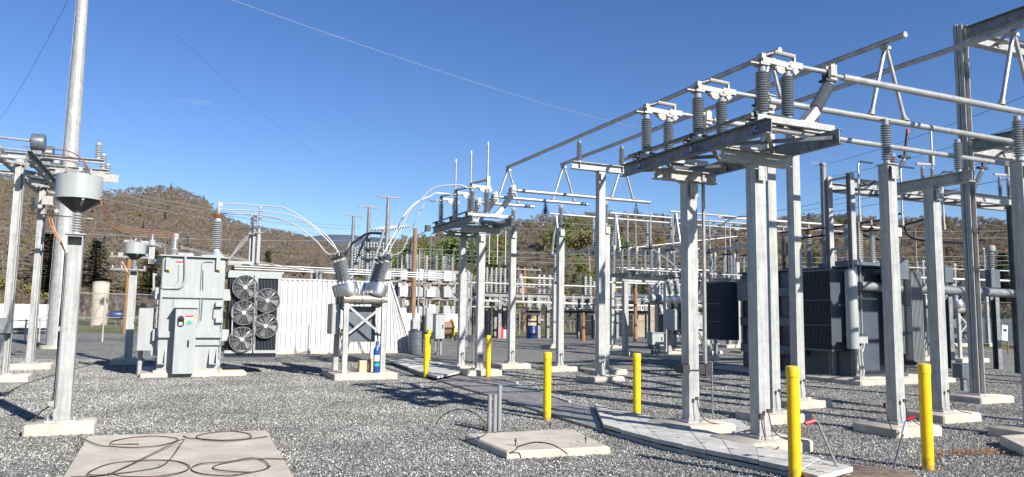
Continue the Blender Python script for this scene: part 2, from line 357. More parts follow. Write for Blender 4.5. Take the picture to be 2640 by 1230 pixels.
def hill(name, tab, u0, u1, R0, R1, treeh, nu=90, nr=26):
    vs = []; H_ = {}
    def zt(u): 
        p = pY(u, interp(tab, u), R1); return p[2]-treeh
    for j in range(nr+1):
        t = j/nr
        for i in range(nu+1):
            u = u0+(u1-u0)*i/nu; R = R0+(R1*1.35-R0)*t; s = min(1, (R-R0)/(R1-R0)); 
            z0 = zt(u); h = z0*(s**1.25) if R <= R1 else z0*(1-((R-R1)/(R1*.35))**2*.7)
            X = (u-CX)/F*R; h += nois(X, R)*4*min(1, s*3)*(1-.7*max(0, 1-abs(R-R1)/60))
            vs.append((X, R, h-.5))
    n = nu+1; fs = [(j*n+i, j*n+i+1, (j+1)*n+i+1, (j+1)*n+i) for j in range(nr) for i in range(nu)]
    wmesh(name, vs, fs, HM)
    def zf(u, R):
        s = min(1, (R-R0)/(R1-R0)); z0 = zt(u); h = z0*(s**1.25) if R <= R1 else z0*(1-((R-R1)/(R1*.35))**2*.7)
        X = (u-CX)/F*R; return X, h+nois(X, R)*4*min(1, s*3)*(1-.7*max(0, 1-abs(R-R1)/60))-.5
    return zf
HM = hill_mat()
hR = hill('hill', RIDGE_R, 520, 3600, 150, 520, 9)
hL = hill('hill', RIDGE_L, -1500, 1250, 210, 850, 9)
RIDGE_F = [(0, 600), (800, 606), (860, 598), (930, 604), (1000, 612), (1300, 640)]
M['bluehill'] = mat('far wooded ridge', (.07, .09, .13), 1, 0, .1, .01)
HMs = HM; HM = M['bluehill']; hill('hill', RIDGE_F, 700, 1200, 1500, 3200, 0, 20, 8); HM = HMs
# ---------------------------------------------------------------- trees
def treemesh(seed, kind, tall=12, twigs=420):
    r = random.Random(seed); trunk = MB(); tw = MB()
    if kind == 'conifer':
        trunk.tube((0, 0, 0), (0, 0, tall*.97), tall*.02, 5, .03)
        nb = int(tall*5.5)
        for i in range(nb):
            z = tall*(.12+.87*i/nb); L = (1-(z/tall))*tall*.27*r.uniform(.65, 1.25)+.25; k = 7
            for j in range(k):
                a = j*2*math.pi/k+r.uniform(-.4, .4); dr = r.uniform(-.25, .05)*L; LL = L*r.uniform(.6, 1.1)
                ax = Vector((math.cos(a), math.sin(a), 0)); sd_ = Vector((-ax.y, ax.x, 0))
                p0 = Vector((0, 0, z)); nseg = max(2, int(LL/.4))
                for s_ in range(nseg):
                    t = (s_+.5)/nseg; c = p0+ax*LL*t+Vector((0, 0, dr*t*t)); w = LL*.3*(1.15-t)+.14
                    for q in (-1, 1):
                        e = c+sd_*q*w+ax*r.uniform(.05, .4)+Vector((0, 0, r.uniform(-.15, .1)))
                        tw.add([c-ax*.12, c+ax*.14+Vector((0, 0, .04)), e], [(0, 1, 2)])
        return trunk, tw
    tips = []
    def br(p, d, L, rad, lev):
        q = p+d*L; trunk.tube(p, q, rad, 4 if lev else 5, rad*.55)
        if lev >= 3 or L < .7: tips.append((p, q)); return
        for _ in range(r.choice((2, 3, 3))):
            nd = (d+Vector((r.uniform(-.75, .75), r.uniform(-.75, .75), r.uniform(-.15, .5)))).normalized()
            br(p+d*L*r.uniform(.55, 1), nd, L*r.uniform(.55, .8), rad*.5, lev+1)
    br(Vector((0, 0, 0)), Vector((r.uniform(-.05, .05), r.uniform(-.05, .05), 1)), tall*.36, tall*.014, 0)
    for k in range(twigs):
        p, q = tips[k % len(tips)]; c = p.lerp(q, r.uniform(.1, 1.1))
        if kind == 'leaf':
            c = c+Vector((r.gauss(0, .6), r.gauss(0, .6), r.gauss(0, .45))); s_ = r.uniform(.12, .3)
            a = Vector((r.uniform(-1, 1), r.uniform(-1, 1), r.uniform(-.6, .6))).normalized()*s_; b = a.cross(Vector((r.uniform(-1, 1), r.uniform(-1, 1), r.uniform(-1, 1)))).normalized()*s_*.8
            tw.add([c-a, c-b, c+a, c+b], [(0, 1, 2, 3)])
        else:
            d = (Vector((r.uniform(-1, 1), r.uniform(-1, 1), r.uniform(-.1, 1.1)))).normalized()*r.uniform(.6, 1.7); sd_ = d.cross(Vector((r.uniform(-1, 1), r.uniform(-1, 1), r.uniform(-1, 1)))).normalized()*r.uniform(.018, .045)
            tw.add([c-sd_, c+sd_, c+d], [(0, 1, 2)])
    return trunk, tw
def joined(name, a, b, ma, mb):
    me = bpy.data.meshes.new(name); k = len(a.v); me.from_pydata(a.v+b.v, [], a.f+[tuple(i+k for i in f) for f in b.f])
    me.materials.append(M[ma]); me.materials.append(M[mb]); me.polygons.foreach_set('material_index', [0]*len(a.f)+[1]*len(b.f)); me.update(); return me
TREES = {}
for nm, kind, mm, cnt in (('bare', 'bare', 'twig', 3), ('bud', 'bare', 'twig2', 2), ('green', 'leaf', 'green', 2), ('olive', 'leaf', 'olive', 2), ('ever', 'conifer', 'ever', 2)):
    TREES[nm] = []
    for i in range(cnt):
        tr, tw = treemesh(hash((nm[0], i)) % 1 + 31*len(TREES)+i, kind, 12, 820 if kind == 'bare' else 1000)
        o = bpy.data.objects.new('tree_source', joined('tree_source', tr, tw, 'bark', mm)); TREES[nm].append(o)
def forest(name, label, zf, pts):                        # pts: list of (u, R, kind, scale)
    groups = {}
    me = bpy.data.meshes.new(name); P = []; S = []; Rz = []; K = []
    srcs = [(k, i) for k in TREES for i in range(len(TREES[k]))]; r = random.Random(len(pts))
    for u, R, kind, s in pts:
        X, z = zf(u, R); P.append((X, R, z-.3)); S.append(s); Rz.append(r.uniform(0, 6.28)); K.append(srcs.index((kind, r.randrange(len(TREES[kind])))))
    me.from_pydata(P, [], [])
    for an, tp, dat in (('sc', 'FLOAT', S), ('rz', 'FLOAT', Rz), ('ki', 'INT', K)):
        at_ = me.attributes.new(an, tp, 'POINT'); at_.data.foreach_set('value', dat)
    o = bpy.data.objects.new(name, me); COL.objects.link(o); props(o, label, None, None, 'stuff'); o['category'] = 'trees'
    ng = bpy.data.node_groups.new(name, 'GeometryNodeTree'); ng.interface.new_socket('Geometry', in_out='INPUT', socket_type='NodeSocketGeometry'); ng.interface.new_socket('Geometry', in_out='OUTPUT', socket_type='NodeSocketGeometry')
    N = ng.nodes; L = ng.links.new; gi = N.new('NodeGroupInput'); go = N.new('NodeGroupOutput'); j = N.new('GeometryNodeJoinGeometry')
    def attr(nm, tp):
        a = N.new('GeometryNodeInputNamedAttribute'); a.data_type = tp; a.inputs[0].default_value = nm; return a.outputs[0]
    ki = attr('ki', 'INT'); sc = attr('sc', 'FLOAT'); rz = attr('rz', 'FLOAT'); cx = N.new('ShaderNodeCombineXYZ'); L(rz, cx.inputs[2])
    for idx, (k, i) in enumerate(srcs):
        if idx not in K: continue
        oi = N.new('GeometryNodeObjectInfo'); oi.inputs[0].default_value = TREES[k][i]; oi.inputs[1].default_value = True
        cmp = N.new('FunctionNodeCompare'); cmp.data_type = 'INT'; cmp.operation = 'EQUAL'; L(ki, cmp.inputs[2]); cmp.inputs[3].default_value = idx
        ip = N.new('GeometryNodeInstanceOnPoints'); L(gi.outputs[0], ip.inputs['Points']); L(cmp.outputs[0], ip.inputs['Selection']); L(oi.outputs['Geometry'], ip.inputs['Instance'])
        L(cx.outputs[0], ip.inputs['Rotation']); L(sc, ip.inputs['Scale']); L(ip.outputs[0], j.inputs[0])
    L(j.outputs[0], go.inputs[0])
    md = o.modifiers.new('scatter', 'NODES'); md.node_group = ng; return o
def pick(u, R, r):
    g = nois(u*2.2, R*1.5)+.5*nois(u*5+300, R*4)+r.uniform(-.3, .3)
    if g > .95: return 'green'
    if g > .62: return 'olive'
    if g < -.85 and r.random() < .3: return 'ever'
    return 'bud' if r.random() < .28 else 'bare'
r = random.Random(5); pts = []
for _ in range(4600):
    u = r.uniform(930, 2900); R = 155+(r.random()**.75)*395; k = pick(u, R, r)
    if u < 1300 and R < 430 and r.random() < .8: k = 'green' if r.random() < .7 else 'olive'
    if 1400 < u < 1640 and 200 < R < 420 and r.random() < .4: k = 'green'
    if u > 1900 and R < 300 and r.random() < .4: k = 'olive' if r.random() < .6 else 'bud'
    if R < 420 and r.random() < .03: k = 'ever'
    pts.append((u, R, k, r.uniform(.6, 1.0)*(1.0 if R > 250 else .85)))
forest('hillside_forest', 'bare brown and spring green woods covering the long hill behind the yard', hR, pts)
pts = []
for _ in range(7000):
    u = r.uniform(-160, 1080); R = 225+(r.random()**.8)*660; k = pick(u*1.3, R, r)
    if k == 'green': k = 'olive'
    if k == 'olive' and r.random() < .5: k = 'bare'
    pts.append((u, R, k, r.uniform(.62, .9)))
forest('hillside_forest', 'bare grey brown woods on the high rounded hill at the left', hL, pts)
# ================================================================ BUILDERS FOR STEEL AND BUS WORK
def footing(t, p, sb=1.0, sa=.85, h=.16, m='conc', lab=None):
    z = p[2]; return part(t, 'footing', MB().bev((p[0]-sb/2, p[1]-sa/2, z-.1), (p[0]+sb/2, p[1]+sa/2, z+h), .025), m, lab)
def steelpost(t, p, z0, z1, w=.18, m='galv', plate=True, name='post', hole=False):
    mb = MB(); h = w/2; th = .012
    mb.bx((p[0]-h, p[1]-h, z0+.03), (p[0]-h+th, p[1]+h, z1)); mb.bx((p[0]+h-th, p[1]-h, z0+.03), (p[0]+h, p[1]+h, z1))
    mb.bx((p[0]-h+th, p[1]-h, z0+.03), (p[0]+h-th, p[1]-h+th, z1-(.16 if hole else .03))); mb.bx((p[0]-h+th, p[1]+h-th, z0+.03), (p[0]+h-th, p[1]+h, z1))
    mb.bx((p[0]-h+th, p[1]-h, z1-.03), (p[0]+h-th, p[1]-h+th, z1)); mb.bx((p[0]-h-.03, p[1]-h-.03, z1), (p[0]+h+.03, p[1]+h+.03, z1+.014))
    o = part(t, name, mb, m)
    if plate:
        k = MB().bx((p[0]-w*.95, p[1]-w*.95, z0), (p[0]+w*.95, p[1]+w*.95, z0+.03))
        k.bx((p[0]-w*.6, p[1]-w*.6, z0-.05), (p[0]+w*.6, p[1]+w*.6, z0))
        for i in (-1, 1):
            for j in (-1, 1): k.tube((p[0]+i*w*.78, p[1]+j*w*.78, z0-.05), (p[0]+i*w*.78, p[1]+j*w*.78, z0+.08), .014, 6)
        part(t, 'base_plate', k, m)
    return o
def single_support(u, v, zt, il, label, w=.18, fb=1.0, grp='single steel posts carrying one bus insulator', r=.085, n=15, b=None, a=None, hole=True):
    p = gp(u, v, .16)
    if b is not None: p = (b, p[1], p[2])
    if a is not None: p = (p[0], a, p[2])
    t = T('bus_support_post', label, 'steel post', p, grp); footing(t, p, fb); steelpost(t, p, p[2]+.16, zt-il, w, hole=hole)
    ins(t, (p[0], p[1], zt-il+.014), il-.075, r, n); part(t, 'clamp', MB().lathe([(.05, 0), (.05, .03), (.03, .035)], (p[0], p[1], zt-.065)).bx((p[0]-.09, p[1]-.05, zt-.065), (p[0]+.09, p[1]+.05, zt-.05)), 'cast')
    return t
def tee_support(p, axis, offs, zb, zt, label, ext=.25, w=.19, grp='tee shaped steel supports carrying bus insulators', r=.08, n=13, fsz=1.0, bh=.2):
    t = T('tee_support', label, 'steel support', p, grp); footing(t, p, fsz); steelpost(t, p, p[2]+.16, zb-bh, w)
    lo, hi = min(offs)-ext, max(offs)+ext
    q = (lambda s, z: (s, p[1], z)) if axis == 'b' else (lambda s, z: (p[0], s, z))
    mb = MB().ib(q(lo, zb-bh/2), q(hi, zb-bh/2), .16, bh)
    for s in offs:
        c = q(s, zb-bh/2); mb.box(c, (.15, .012, bh-.03) if axis == 'a' else (.012, .15, bh-.03))
    part(t, 'crossbeam', mb, 'galv')
    for s in offs: ins(t, q(s, zb+.002), zt-zb-.08, r, n)
    return t
def bus_tube(p, q, label, r=.052, grp='aluminium bus tubes', m='alu', n=12):
    mb = MB().tube(p, q, r, n); return single('bus_tube', label, 'bus tube', mb, m, grp, None, p)
def aframe(apex, f1, f2, label, r=.036):
    t = T('a_frame_link', label, 'tube link', apex, 'A shaped tube links between upper and lower bus')
    for f in (f1, f2):
        d = (Vector(f)-Vector(apex)); a0 = Vector(apex)+d*.04; b0 = Vector(apex)+d*.955
        part(t, 'strut', MB().tube(tuple(a0), tuple(b0), r, 10), 'alu')
        part(t, 'foot_clamp', MB().tube(tuple(Vector(apex)+d*.9), tuple(Vector(apex)+d*.965), r*1.35, 10).tube(tuple(Vector(f)+Vector((0, 0, .052))), tuple(Vector(f)+Vector((0, 0, .075))), .07, 10), 'cast')
    part(t, 'apex_clamp', MB().box((apex[0], apex[1], apex[2]-.06), (.16, .1, .06)), 'cast'); return t
# ---------------------------------------------------------------- disconnect switches
def switch(posts, a_list, b1, zf, zt, opened, label, fr, letters=True, rod=True):
    p = posts[0]; t = T('disconnect_switch', label, 'disconnect switch', p, 'three phase disconnect switches on twin post platforms')
    for q in posts:
        footing(t, q, 1.05, .9, .16); steelpost(t, q, q[2]+.16, zf-.385, .19)
        b = MB().ib((fr[0]+.02, q[1], zf-.287), (fr[1]-.02, q[1], zf-.287), .17, .17); part(t, 'cap_beam', b, 'galv')
    alo, ahi = a_list[0]-.28, a_list[-1]+.5
    for k, bb in enumerate(fr): part(t, 'frame_beam', MB().chan((bb, alo, zf-.1), (bb, ahi, zf-.1), .09, .2, 1 if k else -1), 'galv2')
    d = MB()
    for i in range(3):
        y0 = alo+.1+i*(ahi-alo-.2)/3; y1 = y0+(ahi-alo-.2)/3
        d.beam((fr[0]+.06, y0, zf-.17), (fr[1]-.06, y1, zf-.17), .05, .05); d.beam((fr[1]-.06, y0, zf-.11), (fr[0]+.06, y1, zf-.11), .05, .05)
    part(t, 'brace', d, 'galv2')
    for i, a in enumerate(a_list):
        for s in (-.09, .09): part(t, 'base_channel', MB().chan((fr[0]-.04, a+s, zf+.045), (fr[1]+.06, a+s, zf+.045), .06, .085, 1 if s > 0 else -1), 'galv')
        z0 = zf+.09; L = zt-.07-z0
        ins(t, (b1, a, z0), L, .088, 17); ins(t, (b1+.44, a, z0), L, .088, 17)
        # slanted jaw insulator
        bs = (b1+.82, a, z0+.06); bt = (b1+1.24, a, zt-.10); ax = Vector(bt)-Vector(bs); nn = ax.normalized()
        part(t, 'bracket', MB().beam((bs[0]-.12, a, z0-.02), tuple(Vector(bs)+nn*.17), .16, .12).box((bs[0]-.1, a, z0+.008), (.3, .2, .014)), 'galv')
        ins(t, tuple(Vector(bs)+nn*.16), ax.length-.16, .09, 12, ax=ax)
        part(t, 'jaw', MB().box((bt[0], a, bt[2]+.03), (.16, .1, .05)).box((bt[0]+.02, a-.045, zt+.06), (.11, .018, .16)).box((bt[0]+.02, a+.045, zt+.06), (.11, .018, .16)).box((bt[0]+.05, a-.02, zt+.12), (.03, .012, .1)).box((bt[0]+.05, a+.02, zt+.12), (.03, .012, .1)).tube((bt[0]+.06, a, zt), (bt[0]+.24, a, zt), .03, 8), 'cast')
        part(t, 'jaw_base', MB().box((bt[0]-.05, a, bt[2]-.0), (.2, .14, .03)).box((bt[0]-.07, a, zt-.01), (.05, .12, .13)), 'blackm')
        # terminal, hinge arm and linkage
        h = MB().box((b1-.12, a, zt-.045), (.2, .09, .018)).box((b1, a, zt-.045), (.15, .15, .03))
        h.beam((b1-.02, a-.045, zt+.02), (b1+.56, a-.045, zt+.0), .018, .075).beam((b1-.02, a+.045, zt+.02), (b1+.56, a+.045, zt+.0), .018, .075)
        h.box((b1+.44, a, zt-.05), (.14, .14, .03)).beam((b1+.46, a-.06, zt+.03), (b1+.56, a-.06, zt-.1), .02, .09).beam((b1+.46, a+.06, zt+.03), (b1+.56, a+.06, zt-.1), .02, .09)
        part(t, 'hinge_arm', h, 'cast')
        part(t, 'counterweight', MB().lathe([(.0, 0), (.085, .005), (.085, .04), (0, .045)], (b1+.3, a-.05, zt-.05), (0, 1, 0), 14).box((b1+.29, a, zt-.03), (.17, .07, .08)), 'cast')
        hx = b1+.5
        if not opened:
            part(t, 'blade', MB().tube((hx+.1, a, zt+.03), (bt[0]-.02, a, zt+.03), .034, 10).box((hx+.08, a, zt+.03), (.24, .075, .085)).tube((bt[0]-.1, a, zt+.03), (bt[0]+.0, a, zt+.03), .045, 10), 'alu')
            part(t, 'balance_cylinder', MB().tube((b1+.22, a, zt+.17), (b1+.58, a, zt+.16), .032, 8).tube((b1+.0, a, zt+.08), (b1+.24, a, zt+.17), .014, 6).box((b1+.57, a, zt+.1), (.03, .05, .14)).box((b1+.0, a, zt+.07), (.07, .1, .07)), 'cast')
        else:
            part(t, 'blade', MB().tube((hx-.04, a, zt+.1), (hx-.04, a, zt+1.22), .032, 10, .028).box((hx-.02, a, zt+.16), (.085, .075, .34)).box((hx-.04, a, zt+1.24), (.03, .02, .16)), 'alu')
            part(t, 'balance_cylinder', MB().tube((b1+.02, a, zt+.1), (hx-.08, a, zt+.22), .028, 8).box((b1+.0, a, zt+.07), (.07, .1, .07)), 'blackm')
        g = MB()
        for sx in (0, .44): g.lathe([(.07, 0), (.07, .05)], (b1+sx, a, z0-.035), n=10)
        g.box((b1-.02, a+.02, z0-.0), (.34, .05, .03), rz=.5).lathe([(.035, 0), (.035, .07)], (b1-.17, a-.07, z0-.03), n=8).beam((b1, a-.1, z0+.02), (b1+.44, a-.06, z0+.02), .03, .03)
        part(t, 'crank', g, 'blackm')
    part(t, 'linkage_pipe', MB().tube((b1-.15, a_list[0]+.02, zf+.12), (b1-.15, a_list[-1]+.3, zf+.12), .026, 8), 'galv2')
    if letters:
        for ch, a in zip('CBA', a_list):
            a = a-.08; part(t, 'phase_plate', MB().bx((fr[0]-.052, a-.045, zf-.175), (fr[0]-.048, a+.045, zf-.05)), 'bluel'); text(t, 'letter', ch, (fr[0]-.0545, a, zf-.113), .10, 'sign', '-b')
    if rod:
        q = posts[1]; rb, ra = q[0]+.28, q[1]-.02; zg = q[2]+1.02
        part(t, 'operating_rod', MB().tube((rb, ra, zf-.2), (rb, ra, zg), .03, 8), 'alu')
        part(t, 'gearbox', MB().box((rb+.02, ra, zg-.06), (.12, .12, .2)).box((rb-.1, ra-.02, zg-.05), (.14, .06, .16)).box((rb+.07, ra, zg-.0), (.08, .1, .06)), 'blackm')
        part(t, 'swing_handle', MB().tube((rb+.1, ra-.04, zg+.06), (rb+.1, ra-.04, zg-.82), .014, 6), 'galv2')
        part(t, 'strap', MB().box((q[0], q[1], zg-.06), (.215, .215, .02)).box((q[0]-.16, q[1]-.02, zg-.04), (.13, .2, .13)), 'blackm')
    return t
ZL, ZLF, ZT = 5.2, 5.36, 6.6
NA = [7.6, 8.95, 10.3]; pn = gp(1953, 1127, .16); pf = gp(1789, 1086, .16)
pn = (7.5, pn[1], pn[2]); pf = (7.55, pf[1], pf[2])
switch([pn, pf], NA, 7.02, 4.35, ZL, False, 'near three phase disconnect switch with closed blades and A B C plates', (6.87, 8.13))
FA = [19.45, 20.77, 22.1]; q1 = gp(1224, 951, .16); q2 = gp(1181, 941, .16)
s2 = switch([(8.0, q1[1]-.2, q1[2]), (8.0, q2[1]-.2, q2[2])], FA, 7.46, 4.52, ZLF, True, 'farther disconnect switch with three open blades standing upright above its platform', (7.35, 8.6), letters=False)
# lower bus tubes, right of the near switch
NB = {7.6: 'front', 8.95: 'middle', 10.3: 'rear'}
for a, s, l in ((7.6, 8.5, 'nearest lower bus tube running right from the C phase jaw of the near switch'), (8.95, 8.4, 'middle lower bus tube right of the near switch, over the hollow topped post'), (10.3, 8.4, 'lowest looking bus tube right of the near switch, leaving under the platform corner')):
    bus_tube((s, a, ZL), (21, a, ZL), l)
LE = [pa(1675, 517, FA[0])[0], pa(1515, 524, FA[1])[0], pa(1376, 529, FA[2])[0]]
for a, e, l in zip(FA, LE, ('longest lower bus tube at the farther switch, ending over the post behind the tall tee', 'mid length lower bus tube at the farther switch ending past its single post', 'shortest lower bus tube at the farther switch, over the leftmost single post')):
    bus_tube((8.85, a, ZLF), (e, a, ZLF), l)
# high bus tubes
for b, a0, a1, l in ((9.72, 10.05, 22.2, 'leftmost high bus tube, its near end over the near switch'), (11.05, 8.55, 20.95, 'middle high bus tube, its cut near end above the big A link'), (12.38, 6.6, 19.6, 'rightmost high bus tube running out of the top right of the picture')):
    bus_tube((b, a0, ZT), (b, a1, ZT), l, grp='high parallel bus tubes')
for (b, an, af), l in zip(((9.72, NA[2], FA[2]), (11.05, NA[1], FA[1]), (12.38, NA[0], FA[0])), ('leftmost', 'middle', 'rightmost')):
    aframe((b, an, ZT-.05), (b-.42, an, ZL), (b+.42, an, ZL), {'leftmost': 'A shaped link partly behind the insulators of the near switch', 'middle': 'large A shaped link standing alone against the sky right of the near switch', 'rightmost': 'A shaped link at the right picture edge in front of the gantry'}[l])
    aframe((b, af, ZT-.05), (b-.4, af, ZLF), (b+.4, af, ZLF), 'far A shaped link of the '+l+' high tube, beyond the tall tee')
# supports
single_support(2299, 1092, ZL-.052, .82, 'hollow topped post at right with one insulator, red handled bar leaning before it', b=10.62, w=.19)
p = gp(2457, 1068, .16); tee_support((12.8, 9.5, p[2]), 'a', (NA[1], NA[2]), 4.46, ZL-.052, 'tee support at right with its crossbeam pointing away and two insulators', w=.2)
p = pa(2655, 900, NA[0]); p = (p[0], NA[0], gz(p)); t = T('bus_support_post', 'dark post cut by the right picture edge with an insulator on top', 'steel post', p, 'single steel posts carrying one bus insulator'); footing(t, p); steelpost(t, p, .16, 4.35, .2); ins(t, at(p, 4.37), .74, .085, 15)
single_support(1983, 1061, ZT-.052, .72, 'white lit post just right of the near switch post, under the leftmost high tube', b=9.72)
p = gp(2006, 1029, .16); tee_support((11.7, p[1], p[2]), 'b', (11.05, 12.38), 5.88, ZT-.052, 'tee support whose lit beam shows behind the near switch platform')
p = gp(1558, 969, .16); tee_support((10.38, 17.4, p[2]), 'b', (9.72, 11.05), 5.9, ZT-.052, 'tall slim tee support in mid picture with beam and two insulators against the sky', ext=.22)
for (u, v), a, l in zip(((1621, 959), (1464, 946), (1318, 936)), FA, ('single post right of the tall tee support', 'single post left of the tall tee support, square hole at its top', 'leftmost single post, right of the farther switch')):
    single_support(u, v, ZLF-.052, .78, l, a=a)
# ---------------------------------------------------------------- gantry at right
p = gp(2521, 1018, .14); zt = topz(p, 66)
t = T('steel_gantry', 'tall galvanised gantry column with beams at its head, at the right edge', 'gantry', p); footing(t, p, 1.1, .9, .15)
def dcol(t, q, z0, z1, w=.2, m='galv', nm='column'):
    part(t, nm, MB().chan((q[0]-w/2+.04, q[1], z0), (q[0]-w/2+.04, q[1], z1), .14, .06, 1).bx((q[0]-w/2, q[1]-.11, z0), (q[0]-w/2+.016, q[1]+.11, z1)).bx((q[0]+w/2-.016, q[1]-.11, z0), (q[0]+w/2, q[1]+.11, z1)).bx((q[0]-w/2+.016, q[1]-.008, z0), (q[0]+w/2-.016, q[1]+.008, z1)).box((q[0], q[1], z0), (.5, .45, .03)), m)
dcol(t, p, p[2]+.16, zt)
cols = [(p[0], p[1]-8.5), (p[0]+9, p[1]), (p[0]+9, p[1]-8.5)]
for c in cols: dcol(t, (c[0], c[1], 0), .16, zt)
for z, k in ((zt-.25, 1), (5.75, 0)):
    part(t, 'beam', MB().ib((p[0], p[1]-.16, z), (p[0], p[1]-8.4, z), .2, .28), 'galv2')
    part(t, 'beam', MB().ib((p[0]+.14, p[1], z), (p[0]+8.9, p[1], z), .2, .28), 'galv')
    mb = MB().ib((p[0]+.14, p[1]-1.5, z), (p[0]+8.9, p[1]-1.5, z), .14, .18); mb.ib((p[0]+9, p[1]-.2, z), (p[0]+9, p[1]-8.4, z), .2, .28)
    for i in range(8): mb.beam((p[0]+.2+i*1.08, p[1]-(0 if i % 2 else 1.4), z+.02), (p[0]+.2+(i+1)*1.08, p[1]-(1.4 if i % 2 else 0), z+.02), .05, .05)
    part(t, 'brace', mb, 'galv2')
GANT = p
# small box on stand before gantry
p = gp(2484, 1008); t = T('junction_box', 'small dark grey box on a short post beside the gantry footing', 'box', p); part(t, 'cabinet', MB().bev((p[0]-.18, p[1]-.12, p[2]+.32), (p[0]+.2, p[1]+.15, p[2]+.68), .01), 'paint2'); part(t, 'leg', MB().box((p[0], p[1], p[2]+.15), (.1, .1, .36)), 'galv2')
# ---------------------------------------------------------------- ladder column bay behind
p = gp(2208, 972, .16); q = add(p, 0, .78); zt = topz(p, 445)
t = T('bus_bay_structure', 'galvanised bay of a ladder braced twin column and a long lit beam at right', 'steel structure', p); part(t, 'footing', MB().bev((p[0]-.5, p[1]-.45, p[2]-.1), (p[0]+.9, p[1]+1.25, p[2]+.16), .02), 'conc')
for c in (p, q): part(t, 'column', MB().ib((c[0], c[1], p[2]+.17), (c[0], c[1], zt), .16, .16, .014), 'galv'); part(t, 'base_plate', MB().box((c[0], c[1], p[2]+.17), (.34, .3, .03)), 'galv')
for v in (455, 553, 638, 700, 787, 862): part(t, 'rung', MB().beam((p[0], p[1]+.08, topz(p, v)), (q[0], q[1]-.08, topz(p, v)), .08, .06), 'galv')
e2 = pa(2608, 560, p[1]); zb = topz(p, 472)
for k, c in enumerate((p, q)):
    part(t, 'beam', MB().ib((c[0]+.09, c[1], zb), (e2[0]+1.5, c[1], zb), .16, .26), 'galv')
    if k == 0: part(t, 'column', MB().ib((e2[0], c[1], gz(e2)+.1), (e2[0], c[1], zb-.14), .2, .2), 'galv2')
d = MB()
for i in range(9): b0 = p[0]+.1+i*(e2[0]-p[0])/9; d.beam((b0, p[1]+(0 if i % 2 else .78), zb-.1), (b0+(e2[0]-p[0])/9, p[1]+(.78 if i % 2 else 0), zb-.1), .06, .06)
part(t, 'brace', d, 'galv2')
part(t, 'cable_conduit', MB().path(spline([(p[0]+.16, p[1]-.1, zb-1), (p[0]+.16, p[1]-.1, 1.6), (p[0]+.16, p[1]-.14, 1.15), (p[0]+.0, p[1]-.2, .95), (p[0]-.1, p[1]-.18, 1.2)], 6), .02), 'galv')
BAY = p; zB = zb+.14; B0 = p[0]; BA = p[1]
# equipment standing on that beam
def up_switch(u, label):
    b = pa(u, 430, BA)[0]; t = T('switch_insulator_set', label, 'switch', (b, BA, zB), 'switch poles on the lit beam of the bay')
    ins(t, (b, BA, zB), .62, .07, 11); ins(t, (b+.42, BA, zB), .62, .07, 11)
    part(t, 'hinge_arm', MB().beam((b-.25, BA, zB+.68), (b+.5, BA, zB+.72), .05, .06).box((b+.42, BA, zB+.85), (.1, .12, .34)), 'cast')
    part(t, 'blade', MB().tube((b+.44, BA, zB+1), (b+.44, BA, zB+1.75), .03, 8), 'alu')
    s = (b-.95, BA+.3, zB+.0); e = (b-.5, BA+.2, zB+.85); ax = Vector(e)-Vector(s)
    ins(t, s, ax.length, .075, 11, ax=ax, m='porc'); part(t, 'arcing_horn_base', MB().box((e[0], e[1], e[2]+.04), (.42, .12, .07)), 'blackm')
    f = (b-.3, BA+.2, zB+1.75); part(t, 'fuse_tube', MB().tube((e[0]+.02, e[1], e[2]+.08), lerp(e, f, .88), .045, 10), 'blackm'); part(t, 'fuse_cap', MB().tube(lerp(e, f, .88), f, .05, 10), 'red')
up_switch(2378, 'leftmost upright blade and slanted dark fuse on the lit beam, left of the gantry column')
up_switch(2575, 'second upright blade and slanted fuse on the lit beam, right of the gantry column')
up_switch(2700, 'third fuse and blade set on the lit beam at the picture edge')
for u, l in ((2213, 'leftmost'), (2322, 'middle'), (2428, 'rightmost')):
    b = pa(u, 450, BA-.6)[0]; a = BA-.6; z1 = topz((b, a, 0), 416+(u-2213)*.12); z0 = topz((b, a, 0), 560+(u-2213)*.1)
    t = T('riser_tube', 'bent aluminium riser hanging beside the lit beam, %s of three' % l, 'bus riser', (b, a, z1), 'bent riser tubes of the bay')
    part(t, 'tube', MB().path([(b, a, z0)]+[Vector(x) for x in ((b, a, z1-.12), (b+.02, a, z1-.03), (b+.1, a, z1))]+[(b+.55, a, z1)], .028, 8), 'alu')
    part(t, 'clamp', MB().tube((b, a, z0-.12), (b, a, z0+.06), .045, 8), 'cast')
    s = (b+.65, a+.3, (z0+z1)/2+.35); part(t, 'brace_insulator', MB().tube((b, a, (z0+z1)/2+.1), (b+.62, a, (z0+z1)/2+.24), .06, 8), 'porcd')
# bus duct pipe
a = BA-.25; c0 = pa(2216, 738, a); bus_tube(c0, (c0[0]+11, a, c0[2]-.05), 'thick grey pipe running right from the ladder braced column at head height', .13, None, 'galv2', 16)
# control box and conduits on the ladder column
t = T('terminal_box', 'small galvanised box on the ladder braced column with conduits curving down', 'box', (p[0]-.2, p[1]-.25, 1.3)); z = topz(p, 872)
part(t, 'cabinet', MB().bev((p[0]-.28, p[1]-.32, z-.13), (p[0]+.12, p[1]-.1, z+.13), .008), 'galv')
for dx in (-.12, -.02): part(t, 'conduit', MB().path(spline([(p[0]+dx, p[1]-.2, z-.13), (p[0]+dx, p[1]-.22, .7), (p[0]+dx-.05, p[1]-.3, .42), (p[0]+dx-.28, p[1]-.45, .28), (p[0]-.5, p[1]-.55, .2)], 5), .032, 8), 'galv')
part(t, 'elbow_box', MB().box((p[0]-.52, p[1]-.55, .22), (.16, .2, .24)), 'galv')
